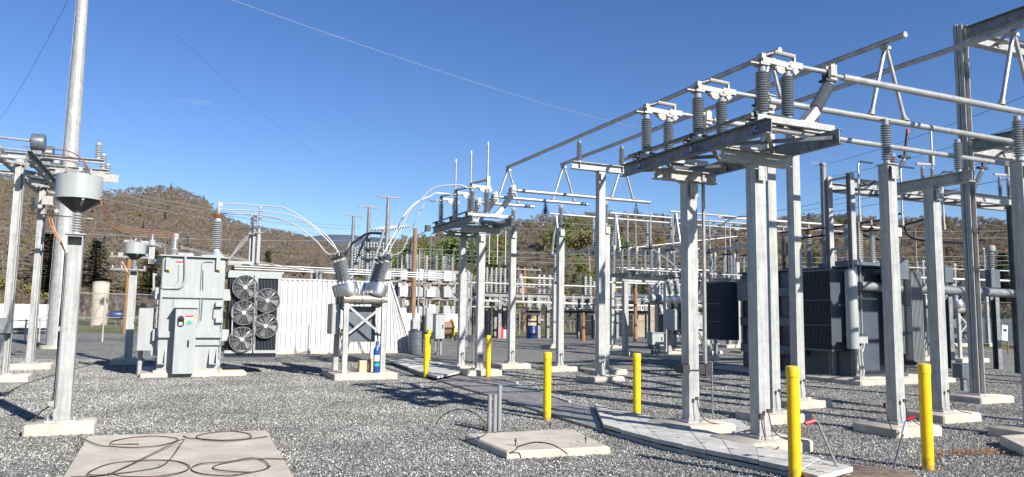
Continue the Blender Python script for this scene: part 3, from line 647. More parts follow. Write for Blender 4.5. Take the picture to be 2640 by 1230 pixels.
# ================================================================ TRENCH, PADS, BOLLARDS
def gslab(poly, z0, z1):
    mb = MB(); return mb.prism([(p[0], p[1]) for p in poly], 2, z0, z1)
t = T('cable_trench', 'row of grey concrete trench lids running from the foreground to the white wall', 'cable trench', gp(1476, 1093))
L_ = [gp(u, v) for u, v in ((1000, 938), (1098, 976), (1281, 1030), (1476, 1093), (1704, 1160), (2034, 1232), (2110, 1262))]; R__ = [gp(u, v) for u, v in ((1085, 931), (1184, 956), (1340, 990), (1476, 1040), (1630, 1080), (2062, 1196), (2200, 1235))]
def along(P, s):
    k = min(int(s), len(P)-2); return lerp(P[k], P[k+1], s-k)
N_ = 30; lid_lo = []
for i in range(N_):
    s0, s1 = i/N_*6, (i+1)/N_*6
    a0, a1, b0, b1 = along(L_, s0), along(L_, s1-.004), along(R__, s0), along(R__, s1-.004)
    flat = 5 < i < 17; zt_ = .05 if flat else .13+.005*((i*7) % 3-1)
    zz = (a0[2]+a1[2])/2
    mb = MB(); lid = [(a0[0], a0[1]), (a1[0], a1[1]), (b1[0], b1[1]), (b0[0], b0[1])]
    mb.prism(lid, 2, zz+zt_-.055, zz+zt_)
    part(t, 'lid', mb, 'galvw' if flat else 'concd')
    if not flat:
        for f in (.25, .75):
            c = lerp(lerp(a0, b0, f), lerp(a1, b1, f), .1); part(t, 'lifting_slot', MB().box((c[0], c[1], zz+zt_+.002), (.015, .07, .004), rz=.5), 'black')
for P, s in ((L_, .03), (R__, -.03)):
    mb = MB()
    for p_, q_ in zip(P, P[1:]): mb.prism([(p_[0]+s, p_[1]), (q_[0]+s, q_[1]), (q_[0]+s*3, q_[1]), (p_[0]+s*3, p_[1])], 2, min(p_[2], q_[2])-.05, min(p_[2], q_[2])+.052)
    part(t, 'trench_wall', mb, 'concd')
def pad(name, lab, cs, h, m='conc', group=None, sub=None):
    P = [pz(u, v, gz(gp(u, v))+h) for u, v in cs]; z = sum(p[2] for p in P)/len(P)
    t = T(name, lab, 'concrete pad', (P[0][0], P[0][1], z-h), group)
    mb = MB(); n = len(P); c = [sum(p[i] for p in P)/n for i in (0, 1)]
    def sh(p, k): v = Vector((c[0]-p[0], c[1]-p[1])); v.normalize(); return (p[0]+v.x*k, p[1]+v.y*k)
    vs = [(p[0], p[1], z-h-.1) for p in P]+[(p[0], p[1], z-.02) for p in P]+[sh(p, .03)+(z,) for p in P]
    fs = [tuple(range(2*n, 3*n))]+[(k*n+i, k*n+(i+1) % n, (k+1)*n+(i+1) % n, (k+1)*n+i) for k in (0, 1) for i in range(n)]
    mb.add(vs, fs); part(t, 'slab', mb, m); return t, z, P
padA, zA, PA = pad('concrete_pad', 'large bare pad in the left foreground with coils of ground wire on it', [(225, 1123), (688, 1109), (772, 1250), (140, 1260)], .10)
padB, zB2, PB = pad('concrete_pad', 'smaller bare pad with three anchor bolts beside the grey conduits', [(1199, 1119), (1475, 1105), (1573, 1151), (1307, 1164)], .10)
for u, v in ((1329, 1150), (1419, 1106), (1510, 1143), (1249, 1115)):
    b = pz(u, v, zB2); part(padB, 'anchor_bolt', MB().tube(b, add(b, 0, 0, .10), .009, 6).tube(add(b, 0, 0, .055), add(b, 0, 0, .075), .018, 6), 'brcab')
def coil(lab, pts, z, m='brcab', r=.0062, lift=None, name='ground_wire', loc=None):
    P = [pz(u, v, z+r*1.2+(lift[i] if lift else .006*(i % 3))) for i, (u, v) in enumerate(pts)]
    mb = MB().path(spline(P, 6), r, 6); return single(name, lab, 'wire', mb, m, 'loose ends of bare ground wire', None, tuple(P[0]))
Z = lambda x, y: (100+x/3.68, 1000+y/3.68)
coil('coil of ground wire at the back left of the large pad', [Z(420, 545), Z(405, 480), Z(560, 540), Z(700, 555), Z(900, 565), Z(1150, 545), Z(1310, 500), Z(1290, 475), Z(1100, 457), Z(900, 470), Z(720, 500), Z(680, 530), Z(760, 535), Z(950, 532)], zA)
coil('loop of ground wire at the back right of the large pad', [Z(1370, 455), Z(1420, 475), Z(1560, 485), Z(1750, 495), Z(1980, 480), Z(2015, 450), Z(1950, 425), Z(1800, 410), Z(1600, 430), Z(1495, 460), Z(1560, 490), Z(1760, 505), Z(2000, 485), Z(2170, 460)], zA)
coil('long dark coil of ground wire at the front left of the large pad', [Z(300, 846), Z(600, 830), Z(800, 760), Z(1340, 497), Z(1345, 540), Z(1200, 720), Z(1000, 780), Z(650, 820), Z(490, 825), Z(490, 790), Z(700, 715), Z(1050, 685), Z(1300, 695), Z(1430, 745), Z(1350, 800), Z(1100, 840), Z(800, 838), Z(660, 812)], zA, lift=[0, 0, .01, .05, .04, .01, 0, .01, .02, .01, 0, .01, 0, .01, .01, .01, .02, .02])
coil('dark double coil of ground wire at the front right of the large pad', [Z(2320, 675), Z(2150, 670), Z(1950, 680), Z(1700, 730), Z(1660, 765), Z(1800, 790), Z(2050, 795), Z(2180, 750), Z(2130, 690), Z(2000, 665), Z(1800, 700), Z(1550, 715), Z(1445, 770), Z(1550, 815), Z(1760, 832), Z(1980, 810), Z(2150, 770), Z(2200, 740)], zA)
Zb = lambda x, y: (1000+x/3.68, 950+y/3.68)
P = [pz(*Zb(450, 560), .02), pz(*Zb(470, 500), .12), pz(*Zb(560, 420), .3), pz(*Zb(700, 385), .42), pz(*Zb(830, 430), .42), pz(*Zb(920, 510), .3), pz(*Zb(950, 580), .22), pz(*Zb(890, 645), .16), pz(*Zb(700, 690), .06)]
single('ground_wire', 'copper coloured wire looping out of the gravel over the pad corner by the conduits', 'wire', MB().path(spline(P, 6), .008, 6), 'brcab', 'loose ends of bare ground wire', None, P[0])
P = [pz(*Zb(1215, 775), zB2+.01), pz(*Zb(1240, 740), zB2+.08), pz(*Zb(1400, 700), zB2+.14), pz(*Zb(1550, 720), zB2+.14), pz(*Zb(1640, 765), zB2+.09), pz(*Zb(1700, 810), .08)]
single('ground_wire', 'arched wire on the front edge of the smaller pad', 'wire', MB().path(spline(P, 6), .008, 6), 'brcab', 'loose ends of bare ground wire', None, P[0])
for k, (x, y0, y1) in enumerate(((962, 600, 250), (1011, 600, 248), (1055, 590, 160))):
    b = gp(*Zb(x, y0)); z = topz(b, Zb(x, y1)[1]); mb = MB().lathe([(.034, -.1), (.034, z-b[2])], b, n=14).lathe([(.031, z-b[2]+.001), (.029, z-b[2]+.002)], b, n=14)
    single('conduit_stub', ('left of three grey conduits standing in gravel', 'middle of three grey conduits standing in gravel', 'tallest of three grey conduits standing in gravel')[k], 'conduit', mb, 'pvc', 'grey conduit stubs by the pad', None, b)
def bollard(u, v, vt, lab, r=.068):
    p = gp(u, v); h = topz(p, vt)-p[2]; t = T('bollard', lab, 'bollard', p, 'yellow steel bollards along the trench')
    part(t, 'pipe', MB().lathe([(r, -.2), (r, h-.1)], p, n=20), 'yel'); part(t, 'cap', MB().lathe([(r+.006, h-.115), (r+.007, h-.02), (r+.001, h-.004), (r*.55, h+.004), (.001, h+.006)], p, n=20), 'yel')
for u, v, vt, l in ((2393, 1212, 938, 'yellow bollard right of the red handled bars, near the right edge'), (2050, 1245, 944, 'nearest yellow bollard, cut by the bottom edge of the picture'), (1410, 1084, 908, 'yellow bollard in mid foreground right of the grey conduits'), (1098, 976, 862, 'yellow bollard at the far trench lid, left of the farther switch posts'), (1258, 974, 865, 'yellow bollard between the farther switch and the leftmost single post'), (1642, 1079, 911, 'yellow bollard left of the near switch, casting over the trench')):
    bollard(u, v, vt, l)
bollard(1104, 934, 850, 'shaded yellow bollard directly behind another at the far trench lid')
bollard(1000, 908, 837, 'taller far yellow bollard right of the breaker stand by the white wall')
bollard(970, 908, 857, 'far yellow bollard half hidden behind the breaker stand leg')
# red handled bars and timber mat
for (u, v, u2, v2, u3, v3), l in (((2170, 1233, 2106, 1083, 2076, 1092), 'leaning bar with red grip pointing left, left of the right bollard'), ((2303, 1213, 2337, 1084, 2357, 1073), 'leaning bar with white band and red grip, right beside the bollard')):
    b = gp(u, v); e = pY(u2, v2, g2w(b)[1]+.05); h = pY(u3, v3, g2w(b)[1]+.02); t = T('pry_bar', l, 'bar', b, 'bars with red grips stuck in the mat')
    part(t, 'shaft', MB().path([b, lerp(b, e, .6), lerp(b, e, .97), lerp(e, h, .2)], .014, 8), 'galv2' if u < 2200 else 'paint2'); part(t, 'grip', MB().tube(lerp(e, h, .15), h, .024, 10), 'red')
    if u > 2200: part(t, 'band', MB().tube(lerp(b, e, .72), lerp(b, e, .97), .021, 8), 'sign')
t, z, P = pad('timber_mat', 'muddy patterned timber mat at the bottom right corner', [(2085, 1206), (2190, 1197), (2345, 1213), (2440, 1250), (2100, 1262)], .05, 'mud')
t['category'] = 'mat'
def pt_(u, v, h=.16): return gp(u, v, h)
t, z, P = pad('grating_cover', 'flat steel grating between the two near switch footings', [(1832, 1086), (1895, 1083), (1935, 1105), (1893, 1116)], .04, 'blackm'); t['category'] = 'grating'
mb = MB()
for i in range(15): mb.beam(add(lerp(P[0], P[3], i/14), dz=.012), add(lerp(P[1], P[2], i/14), dz=.012), .02, .02)
part(t, 'bar', mb, 'galv')
p = gp(2640, 1155); t, z, P = pad('concrete_pad', 'rough concrete block cut by the right edge of the picture', [(2576, 1122), (2650, 1118), (2700, 1150), (2640, 1153)], .14)
# ground tails and clamp on posts
for u, v, u2, v2, lab in ((1962, 1074, 2008, 1152, 'tarnished ground wire from the near switch post down to its footing'), (2283, 1046, 2330, 1100, 'ground wire clamped to the hollow topped post')):
    a = pb(u, v, pn[0]) if u < 2000 else pa(u, v, 8.6); a = pY(u, v, g2w(gp(u-6, 1110 if u > 2000 else 1127, .16))[1]-.17); e = pz(u2, v2, .17)
    single('ground_wire', lab, 'wire', MB().path(spline([a, add(a, .02, -.02, -.2), lerp(add(a, 0, 0, -.55), e, .5), e], 6), .008, 6).box(a, (.05, .04, .08)), 'brcab', 'ground wires on posts', None, a)
# ================================================================ CIRCUIT BREAKERS
def breaker(p, label, simple=False, mirror=1):
    b0, a0, z0 = p; t = T('circuit_breaker', label, 'circuit breaker', p, 'gas circuit breakers with slanted bushings on truss stands')
    part(t, 'footing', MB().bev((b0-.12, a0-.28, z0-.1), (b0+1.52, a0+1.5, z0+.17), .02), 'conc')
    zt = z0+1.95
    for x in (.18, 1.18):
        for y in (0.02, 1.15):
            part(t, 'leg', MB().chan((b0+x, a0+y, z0+.17), (b0+x, a0+y, zt), .13, .10, -1 if x < 1 else 1), 'galv')
    br = MB()
    for y in (0.0, 1.17): br.beam((b0+.26, a0+y, z0+1.18), (b0+1.1, a0+y, zt-.08), .02, .06).beam((b0+.26, a0+y+.03, zt-.08), (b0+1.1, a0+y+.03, z0+1.18), .02, .06)
    for x in (.18, 1.18): br.beam((b0+x, a0+.08, z0+.5), (b0+x, a0+1.1, zt-.3), .02, .06).beam((b0+x, a0+.08, z0+1.15), (b0+x, a0+1.1, z0+1.15), .05, .08).beam((b0+x, a0, zt-.04), (b0+x, a0+1.2, zt-.04), .1, .1)
    part(t, 'cross_brace', br, 'galv')
    part(t, 'mechanism_cabinet', MB().bev((b0+.32, a0+.42, zt-1.0), (b0+1.06, a0+1.1, zt-.06), .02), 'paint2')
    part(t, 'control_cabinet', MB().bev((b0-.12, a0+.35, z0+1.15), (b0+.08, a0+1.0, zt-.0), .02), 'paint')
    for k, y in enumerate((.12, .58, 1.04)):
        zc = zt+.13; part(t, 'tank', MB().lathe([(.001, 0), (.145, .01), (.145, .03), (.125, .03), (.125, .5), (.15, .5), (.15, .56), (.125, .56), (.125, 1.0), (.15, 1.0), (.15, 1.04), (.1, 1.06), (.1, 1.16), (.001, 1.17)], (b0+.1, a0+y, zc), (1, 0, 0), 18), 'tankm')
        for s, x in ((-1, .3), (1, .98)):
            ax = Vector((s*.26, 0, 1)).normalized(); o = Vector((b0+x, a0+y, zc+.06)); 
            c = part(t, 'current_transformer', MB().lathe([(.14, .0), (.235, .05), (.24, .08), (.24, .34), (.225, .36), (.12, .37)], tuple(o), tuple(ax), 24), 'chrome')
            i0 = o+ax*.37; ins(t, i0, .68, .125, 15, 'porcw', ax, 16, name='bushing'); e = i0+ax*.68
            part(t, 'terminal', MB().lathe([(.13, 0), (.13, .04), (.04, .05), (.04, .14)], tuple(e), tuple(ax), 12), 'blackm')
            BT.append(tuple(e+ax*.14))
    return t
BT = []; p = gp(864, 962, .17); p = (p[0]+.05, p[1], p[2]); BR = p
breaker(p, 'circuit breaker on a braced stand before the white wall, blue gas bottle at its foot')
BT1 = list(BT)
b = (p[0]+.98, p[1]-.12, p[2]+.17); t = T('gas_bottle', 'blue gas bottle standing on the breaker footing', 'gas bottle', b)
part(t, 'body', MB().lathe([(.075, 0), (.08, .02), (.08, .56), (.07, .62), (.03, .68), (.025, .72)], b, n=18), 'blue'); part(t, 'valve', MB().lathe([(.03, .7), (.03, .8), (.01, .82)], b, n=10), 'blue')
part(t, 'label', MB().lathe([(.082, .3), (.082, .46)], b, n=18, caps=False), 'sign'); part(t, 'label', MB().lathe([(.0825, .17), (.0825, .25)], b, n=18, caps=False), 'tealab')
b = (p[0]+.62, p[1]+.25, p[2]+.17); single('timber_block', 'pale timber block behind the blue gas bottle', 'timber block', MB().box((b[0]+.1, b[1], b[2]+.15), (.22, .2, .3)).box((b[0]+.45, b[1]+.05, b[2]+.17), (.34, .12, .34)), 'timber', p=b)
# ================================================================ LEFT TRANSFORMER
p = gp(360, 975, .0); p2 = gp(603, 981, 0); FA_ = pz(410, 961, gz(p)+.12)[1]
z0 = p[2]+.12
Q = lambda x, y, d=0: pa(300+x/2.4, 500+y/2.4, FA_+d)
bl, br_ = Q(272, 700)[0]-.02, Q(655, 700)[0]+.03; ztop = Q(480, 392)[2]
t = T('power_transformer', 'light grey power transformer with five round fans at the left', 'transformer', (bl, FA_, z0))
TR = t
part(t, 'pad', MB().bev((p[0], p[1]-.02, p[2]-.1), (p[0]+2.55, p[1]+2.6, z0), .02), 'conc')
part(t, 'tank', MB().bev((bl, FA_, z0+.06), (br_, FA_+1.5, ztop), .03), 'paint')
part(t, 'base_rail', MB().bx((bl-.06, FA_-.03, z0), (br_+.06, FA_+1.55, z0+.06)), 'rust')
part(t, 'lid', MB().bev((bl-.09, FA_-.09, ztop), (br_+.09, FA_+1.6, ztop+.035), .01).bev((bl+.35, FA_+.1, ztop+.035), (bl+.75, FA_+.7, ztop+.12), .02).bev((br_-.62, FA_+.05, ztop+.035), (br_-.05, FA_+.75, ztop+.09), .02), 'paint')
def band(y0, y1, d, x0=0, x1=0):
    za, zb_ = Q(480, y0)[2], Q(480, y1)[2]; return MB().prism([(FA_+.001, za), (FA_-d, za-.03), (FA_-d, zb_+.02), (FA_+.001, zb_)], 0, bl+.02+x0, br_-.02-x1)
part(t, 'stiffener', band(596, 648, .07), 'paint'); part(t, 'stiffener', band(845, 893, .1), 'paint'); part(t, 'stiffener', band(918, 940, .07, .6), 'paint')
for sx, sgn in ((bl, -1), (br_, 1)):
    mb = MB()
    for ya, yb in ((570, 645), (835, 910)): mb.bev((sx-.02 if sgn > 0 else sx-.13, FA_+.15, Q(0, yb)[2]), (sx+.18 if sgn > 0 else sx+.02, FA_+1.3, Q(0, ya)[2]), .015)
    part(t, 'side_stiffener', mb, 'paint')
for x0, x1 in ((262, 300), (580, 618)):
    a_, b_ = Q(x0, 955), Q(x1, 1050); mb = MB()
    for xx in (a_[0], b_[0]): mb.prism([(FA_, a_[2]), (FA_-.03, a_[2]), (FA_-.16, b_[2]+.05), (FA_-.16, b_[2]), (FA_, b_[2])], 0, xx-.012, xx+.012)
    mb.bx((a_[0], FA_-.17, b_[2]-.01), (b_[0], FA_, b_[2]+.012)); part(t, 'jacking_bracket', mb, 'paint')
for x in (322, 632):
    a_, b_ = Q(x, 395), Q(x, 470); part(t, 'lifting_lug', MB().bx((a_[0]-.05, FA_-.1, b_[2]), (a_[0]+.05, FA_, a_[2])), 'paint'); c_ = Q(x+6, 482); part(t, 'sticker', MB().box((c_[0], FA_-.104, c_[2]+.06), (.07, .004, .04)), 'ylab')
# control cabinet
a_, b_ = Q(368, 705, -.42), Q(478, 1112, -.42); ca = FA_-.42
c = part(t, 'control_cabinet', MB().bev((a_[0], ca, b_[2]), (b_[0], FA_, a_[2]), .015), 'paint')
part(t, 'cabinet_roof', MB().box(((a_[0]+b_[0])/2, ca+.2, a_[2]+.012), (b_[0]-a_[0]+.06, .5, .02)), 'paint')
k = Q(398, 788, -.43); part(c, 'window', MB().lathe([(.08, 0), (.08, .006)], (k[0], ca-.007, k[2]+.06), (0, 1, 0), 16).box((k[0], ca-.004, k[2]), (.16, .006, .13)).lathe([(.08, 0), (.08, .006)], (k[0], ca-.007, k[2]-.07), (0, 1, 0), 16), 'black')
part(c, 'gauge', MB().lathe([(.045, 0), (.045, .006)], (k[0], ca-.015, k[2]-.06), (0, 1, 0), 14), 'sign'); part(c, 'handle', MB().box((Q(445, 925, -.42)[0], ca-.02, Q(445, 925, -.42)[2]), (.035, .03, .17)), 'black')
k = Q(453, 766, -.43); part(c, 'sticker', MB().box((k[0], ca-.004, k[2]), (.19, .004, .12)), 'sign'); part(c, 'sticker', MB().box((k[0], ca-.008, k[2]+.035), (.185, .004, .045)), 'red')
k = Q(450, 798, -.43); part(c, 'sticker', MB().prism([(k[0]-.08, k[2]), (k[0], k[2]-.06), (k[0]+.08, k[2]), (k[0], k[2]+.06)], 1, ca-.006, ca-.002) if False else MB().add([(k[0]-.08, ca-.006, k[2]), (k[0], ca-.006, k[2]-.06), (k[0]+.08, ca-.006, k[2]), (k[0], ca-.006, k[2]+.06)], [(0, 1, 2, 3)]), 'tealab')
for x_, y_ in ((425, 788), (480, 776)): k = Q(x_, y_, -.43); part(c, 'sticker', MB().box((k[0], ca-.004, k[2]), (.04, .004, .05)), 'ylab')
k = Q(390, 422); part(t, 'danger_sign', MB().box((k[0], FA_-.004, k[2]), (.17, .004, .04)), 'red'); part(t, 'danger_sign', MB().box((k[0], FA_-.004, k[2]-.045), (.17, .004, .04)), 'sign')
# pipes on the face
part(t, 'conduit', MB().path(spline([Q(428, 388, -.06), Q(428, 500, -.06), Q(420, 550, -.06), Q(390, 578, -.06), Q(340, 582, -.06), Q(285, 582, -.06)], 5), .035, 8), 'paint')
part(t, 'conduit', MB().path([Q(280, 590, -.05), Q(272, 700, -.05), Q(262, 880, -.05)], .03, 8), 'paint')
part(t, 'conduit', MB().path(spline([Q(600, 420, -.03), Q(545, 420, -.03), Q(532, 450, -.03), Q(522, 620, -.03), Q(514, 780, -.03), Q(496, 822, -.03)], 4), .014, 6), 'paint')
part(t, 'cable', MB().path([Q(385, 430, -.02), Q(384, 540, -.02), Q(360, 570, -.02), Q(352, 700, -.02)], .006, 5), 'greycab'); part(t, 'cable', MB().path([Q(538, 470, -.04), Q(535, 640, -.04), Q(525, 780, -.04)], .01, 5), 'galv2')
for y_ in (684, 782):
    k = Q(636, y_, -.08); x_ = part(t, 'terminal_box', MB().bev((k[0]-.09, FA_-.12, k[2]-.06), (k[0]+.09, FA_, k[2]+.07), .01), 'paint'); part(x_, 'sticker', MB().box((k[0]-.01, FA_-.123, k[2]+.01), (.1, .004, .05)), 'sign'); part(x_, 'sticker', MB().box((k[0]-.03, FA_-.127, k[2]+.02), (.03, .004, .02)), 'red')
part(t, 'recess_frame', MB().path([Q(655, 700, -.03), Q(602, 705, -.03), Q(597, 770, -.03), Q(640, 780, -.03)], .012, 6), 'paint2')
part(t, 'cable', MB().path(spline([Q(655, 800, -.1), Q(650, 900, -.1), Q(640, 990, -.1), Q(668, 1030, -.1), Q(640, 1060, -.1), Q(636, 1105, -.1)], 5), .008, 6), 'greycab')
# radiator bank with fans
ra = FA_+.15; r0_, r1_ = Q(706, 480, .15), Q(985, 980, .15); rb0, rb1, rz1, rz0 = r0_[0], r1_[0]+.04, r0_[2], r1_[2]
fr_ = MB().bx((rb0-.03, ra-.03, rz1-.02), (rb1+.08, ra+1.3, rz1+.03)).bx((rb0-.05, ra-.04, rz0-.02), (rb1+.03, ra, rz0+.06)).bx((rb1-.06, ra-.04, rz0+.06), (rb1+.03, ra, rz1-.02)).bx((rb0-.05, ra-.04, rz1-.16), (rb1-.06, ra, rz1-.02)).bx((rb0+.62, ra-.035, rz0+.06), (rb0+.72, ra, rz1-.16))
part(t, 'radiator_frame', fr_, 'paint')
fn = MB(); nf = 34
for i in range(nf): x_ = rb0+.02+(rb1-rb0-.06)*i/(nf-1); fn.bx((x_-.006, ra+.01, rz0-.14), (x_+.006, ra+1.25, rz1-.05))
part(t, 'radiator', fn, 'finb'); part(t, 'radiator_back', MB().bx((rb0, ra+.5, rz0-.1), (rb1-.05, ra+.52, rz1-.05)), 'finb')
part(t, 'header_pipe', MB().tube((br_, ra+.6, rz1-.12), (rb0+.1, ra+.6, rz1-.12), .07, 10).tube((br_, ra+.6, rz0+.1), (rb0+.1, ra+.6, rz0+.1), .07, 10), 'paint')
def fan(c, r=.325):
    x, y, z = c; f = T('tmpfan', None, None, c); o = part(t, 'fan_guard', (lambda mb: mb)(fanguard(c, r)), 'alu')
    part(o, 'motor', MB().lathe([(.001, 0), (.05, .01), (.06, .03), (.06, .1)], (x, y-.06, z), (0, 1, 0), 12), 'sign'); part(o, 'shroud', MB().lathe([(r, 0), (r, .12)], (x, y+.005, z), (0, 1, 0), 28, caps=False), 'galv2')
    b = MB()
    for k in range(4):
        a = k*math.pi/2+.5+x; p1 = [(x+math.cos(a+d)*q, y+.04+e, z+math.sin(a+d)*q) for d, q, e in ((0, .06, .0), (-.25, r*.9, -.02), (.32, r*.93, .05), (.5, .07, .04))]
        b.add(p1, [(0, 1, 2, 3)])
    part(o, 'blade', b, 'galv2'); bpy.data.objects.remove(f)
def fanguard(c, r):
    x, y, z = c; mb = MB()
    for q, dy in ((1, 0), (.88, -.035), (.76, -.05), (.64, -.055), (.52, -.06), (.4, -.06), (.28, -.06)):
        mb.path([(x+math.cos(a)*r*q, y+dy, z+math.sin(a)*r*q) for a in [2*math.pi*k/24 for k in range(25)]], (.0038 if q < 1 else .010), 4)
    for k in range(14):
        a = 2*math.pi*k/14; mb.path([(x+math.cos(a)*r*q, y+dy-.004, z+math.sin(a)*r*q) for q, dy in ((1, 0), (.88, -.035), (.6, -.058), (.15, -.062))], .0055, 4)
    return mb
for x_, y_ in ((798, 578), (790, 735), (778, 900), (935, 660), (923, 817)): k = Q(x_, y_, .02); fan((k[0], FA_+.02, k[2]))
part(t, 'fan_bracket', MB().beam(Q(720, 700, .06), Q(715, 880, .06), .03, .03).beam(Q(860, 500, .06), Q(850, 980, .06), .04, .03), 'paint')
# high voltage bushing
k = Q(622, 382, .35); zb_ = Q(620, 150, .35)[2]; e = Q(632, 70, .35)
part(t, 'bushing_turret', MB().lathe([(.16, 0), (.16, .06), (.11, .07), (.11, .13)], (k[0], k[1], ztop+.08), n=18), 'paint')
ins(t, (k[0]-.02, k[1], ztop+.2), zb_-ztop-.2, .135, 14, 'porcw', (-.0, 0, 1), 18, name='high_voltage_bushing')
part(t, 'amber_bowl', MB().lathe([(.1, 0), (.105, .02), (.1, .11), (.06, .12)], (k[0]-.02, k[1], zb_), n=16), 'amber'); part(t, 'bushing_terminal', MB().lathe([(.035, .12), (.035, .22)], (k[0]-.02, k[1], zb_), n=8).box((k[0], k[1], zb_+.3), (.06, .03, .18)).box((k[0]+.02, k[1]-.01, zb_+.38), (.12, .05, .12)), 'cast'); HV = (k[0]+.05, k[1], zb_+.38)
# low voltage bushing and flexible copper
k = Q(357, 380, .25); part(t, 'low_voltage_bushing', MB().lathe([(.12, 0), (.12, .03), (.075, .04), (.12, .08), (.075, .09), (.12, .13), (.075, .14), (.11, .17), (.075, .19), (.075, .46), (.06, .47)], (k[0], k[1], ztop+.03), n=16), 'porcw')
part(t, 'glass_sleeve', MB().lathe([(.08, .2), (.08, .44)], (k[0], k[1], ztop+.03), n=16), 'chrome'); part(t, 'bushing_terminal', MB().box((k[0]+.02, k[1], ztop+.56), (.12, .05, .14)), 'cast'); LV = (k[0], k[1], ztop+.56)
k = Q(215, 320, .3); t2 = part(t, 'arrester_bracket', MB().bx((k[0]-.02, k[1]-.06, Q(0, 415)[2]), (bl, k[1]+.06, Q(0, 390)[2])).bx((k[0]-.04, k[1]-.06, Q(0, 420)[2]), (k[0]+.1, k[1]+.06, k[2]-.0)), 'paint')
part(t2, 'arrester', MB().lathe([(.13, 0), (.13, .015), (.08, .02), (.1, .06), (.07, .09), (.09, .12), (.05, .15), (.02, .16), (.02, .3)], (k[0]+.02, k[1], k[2]), n=14), 'porcw')
for i in range(4): part(t, 'control_cable', MB().path(spline([(k[0]+.12, k[1], k[2]+.06-.02*i), (k[0]+.28+.02*i, k[1]-.05, k[2]+.05-.04*i), Q(300, 370, .1), Q(305, 385, -.01)], 5), .012, 6), 'pvc')
# hoist bracket with three small insulators at the right shoulder
k = Q(700, 425, .4); m_ = Q(885, 425, .4); mb = MB().bx((k[0]-.15, k[1]-.05, k[2]-.03), (m_[0], k[1]+.05, k[2]+.05)).bx((k[0]-.15, k[1]+.45, k[2]-.03), (m_[0]-.1, k[1]+.55, k[2]+.05))
tips = []
for i, (x_, y0, y1) in enumerate(((835, 250, 130), (856, 250, 120), (884, 240, 75))):
    c_ = Q(x_, y0, .4-.12*i+.1); mb.chan((c_[0], c_[1], k[2]), (c_[0], c_[1], c_[2]), .08, .07); mb.box((c_[0], c_[1], c_[2]), (.2, .14, .015)); e_ = Q(x_, y1, .4-.12*i+.1); ins(t, (c_[0], c_[1], c_[2]+.01), e_[2]-c_[2], .055, 11, 'porcw', seg=10, name='stand_off_insulator'); tips.append((c_[0], c_[1], e_[2]+.04))
part(t, 'arrester_frame', mb, 'paint')
for i in range(3): part(t, 'control_cable', MB().path(spline([Q(835, 235+i*8, .5), Q(770, 300+i*14, .45), Q(720, 372+i*4, .4), Q(690, 425, .3)], 6), .013, 6), 'pvc')
part(t, 'side_cabinet', MB().bev((Q(125, 968, .5)[0], FA_+.3, Q(130, 968, .4)[2]), (bl-.12, FA_+1.3, Q(130, 705, .4)[2]), .015), 'paint'); part(t, 'side_cabinet_pipe', MB().tube(Q(175, 877, .4), Q(250, 877, .4), .03, 8).tube((bl-.4, FA_+.8, z0-.1), (bl-.4, FA_+.8, Q(0, 960, .6)[2]), .06, 10), 'paint')
mb = MB()
for y_ in (500, 690): mb.beam(Q(232, y_, .4), (bl, FA_+.4, Q(232, y_, .4)[2]), .06, .05)
mb.beam(Q(232, 490, .4), Q(232, 640, .4), .05, .05).bev(Q(210, 1000, .3), Q(262, 830, .5), .01).bev(Q(228, 640, .5), Q(262, 570, .9), .01)
part(t, 'side_bracket', mb, 'paint')
# ================================================================ REACTORS ON POSTS (left)
def reactor(u, v, vpost, vtop, ub, label, w, R, h, arm=.2):
    p = gp(u, v, .16); t = T('air_reactor', label, 'reactor', p, 'grey drum reactors on steel posts'); footing(t, p, 1.0*w/.24, .8*w/.24)
    zp = topz(p, vpost); zi = topz(p, vtop); steelpost(t, p, p[2]+.16, zp, w, hole=True)
    ins(t, (p[0], p[1], zp+.016), zi-zp-R*.62, .085*w/.25, 7, 'porcw', seg=16)
    zc = zi-R*.6; part(t, 'support_cone', MB().lathe([(.07, 0), (.11, .03), (R*.93, R*.58)], (p[0], p[1], zc), n=28), 'blackm')
    for k in range(4): a = k*math.pi/2+.3; part(t, 'cone_rib', MB().beam((p[0]+math.cos(a)*.1, p[1]+math.sin(a)*.1, zc+.06), (p[0]+math.cos(a)*R*.94, p[1]+math.sin(a)*R*.94, zi-.02), .03, .03), 'paint')
    part(t, 'coil', MB().lathe([(R, 0), (R, h)], (p[0], p[1], zi), n=40), 'paint')
    s = MB()
    for k in range(3): s.box((p[0], p[1], zi+h+.035), (R*2.1, .03, .07), rz=k*math.pi/3)
    s.box((p[0]+R+arm*.5, p[1], zi+h+.0), (arm, .02, .12)).box((p[0], p[1], zi+h+.09), (.05, .05, .08))
    part(t, 'spider', s, 'cast'); part(t, 'terminal_pad', MB().box((p[0]-R-arm*.4, p[1], zi-.04), (arm*.8, .02, .13)), 'cast'); return p, zi, zp
rp, rzi, rzp = reactor(160, 1085, 606, 515, 206, 'large drum reactor on the nearest left post', .21, .31, .36)
p3, zi3, zp3 = reactor(330, 925, 697, 655, 0, 'smaller looking drum reactor on the post left of the transformer', .22, .31, .36)
def gcable(label, pts, r, m, grp, n=6, name='cable', seg=8):
    mb = MB().path(spline(pts, seg), r, n); return single(name, label, 'cable', mb, m, grp, None, tuple(pts[0]))
def pcable(label, uv, Y0, Y1, r, m, grp, **k):
    N = len(uv)-1; return gcable(label, [pY(u, v, Y0+(Y1-Y0)*i/N) for i, (u, v) in enumerate(uv)], r, m, grp, **k)
yr = g2w(rp)[1]; yl = g2w(LV)[1]
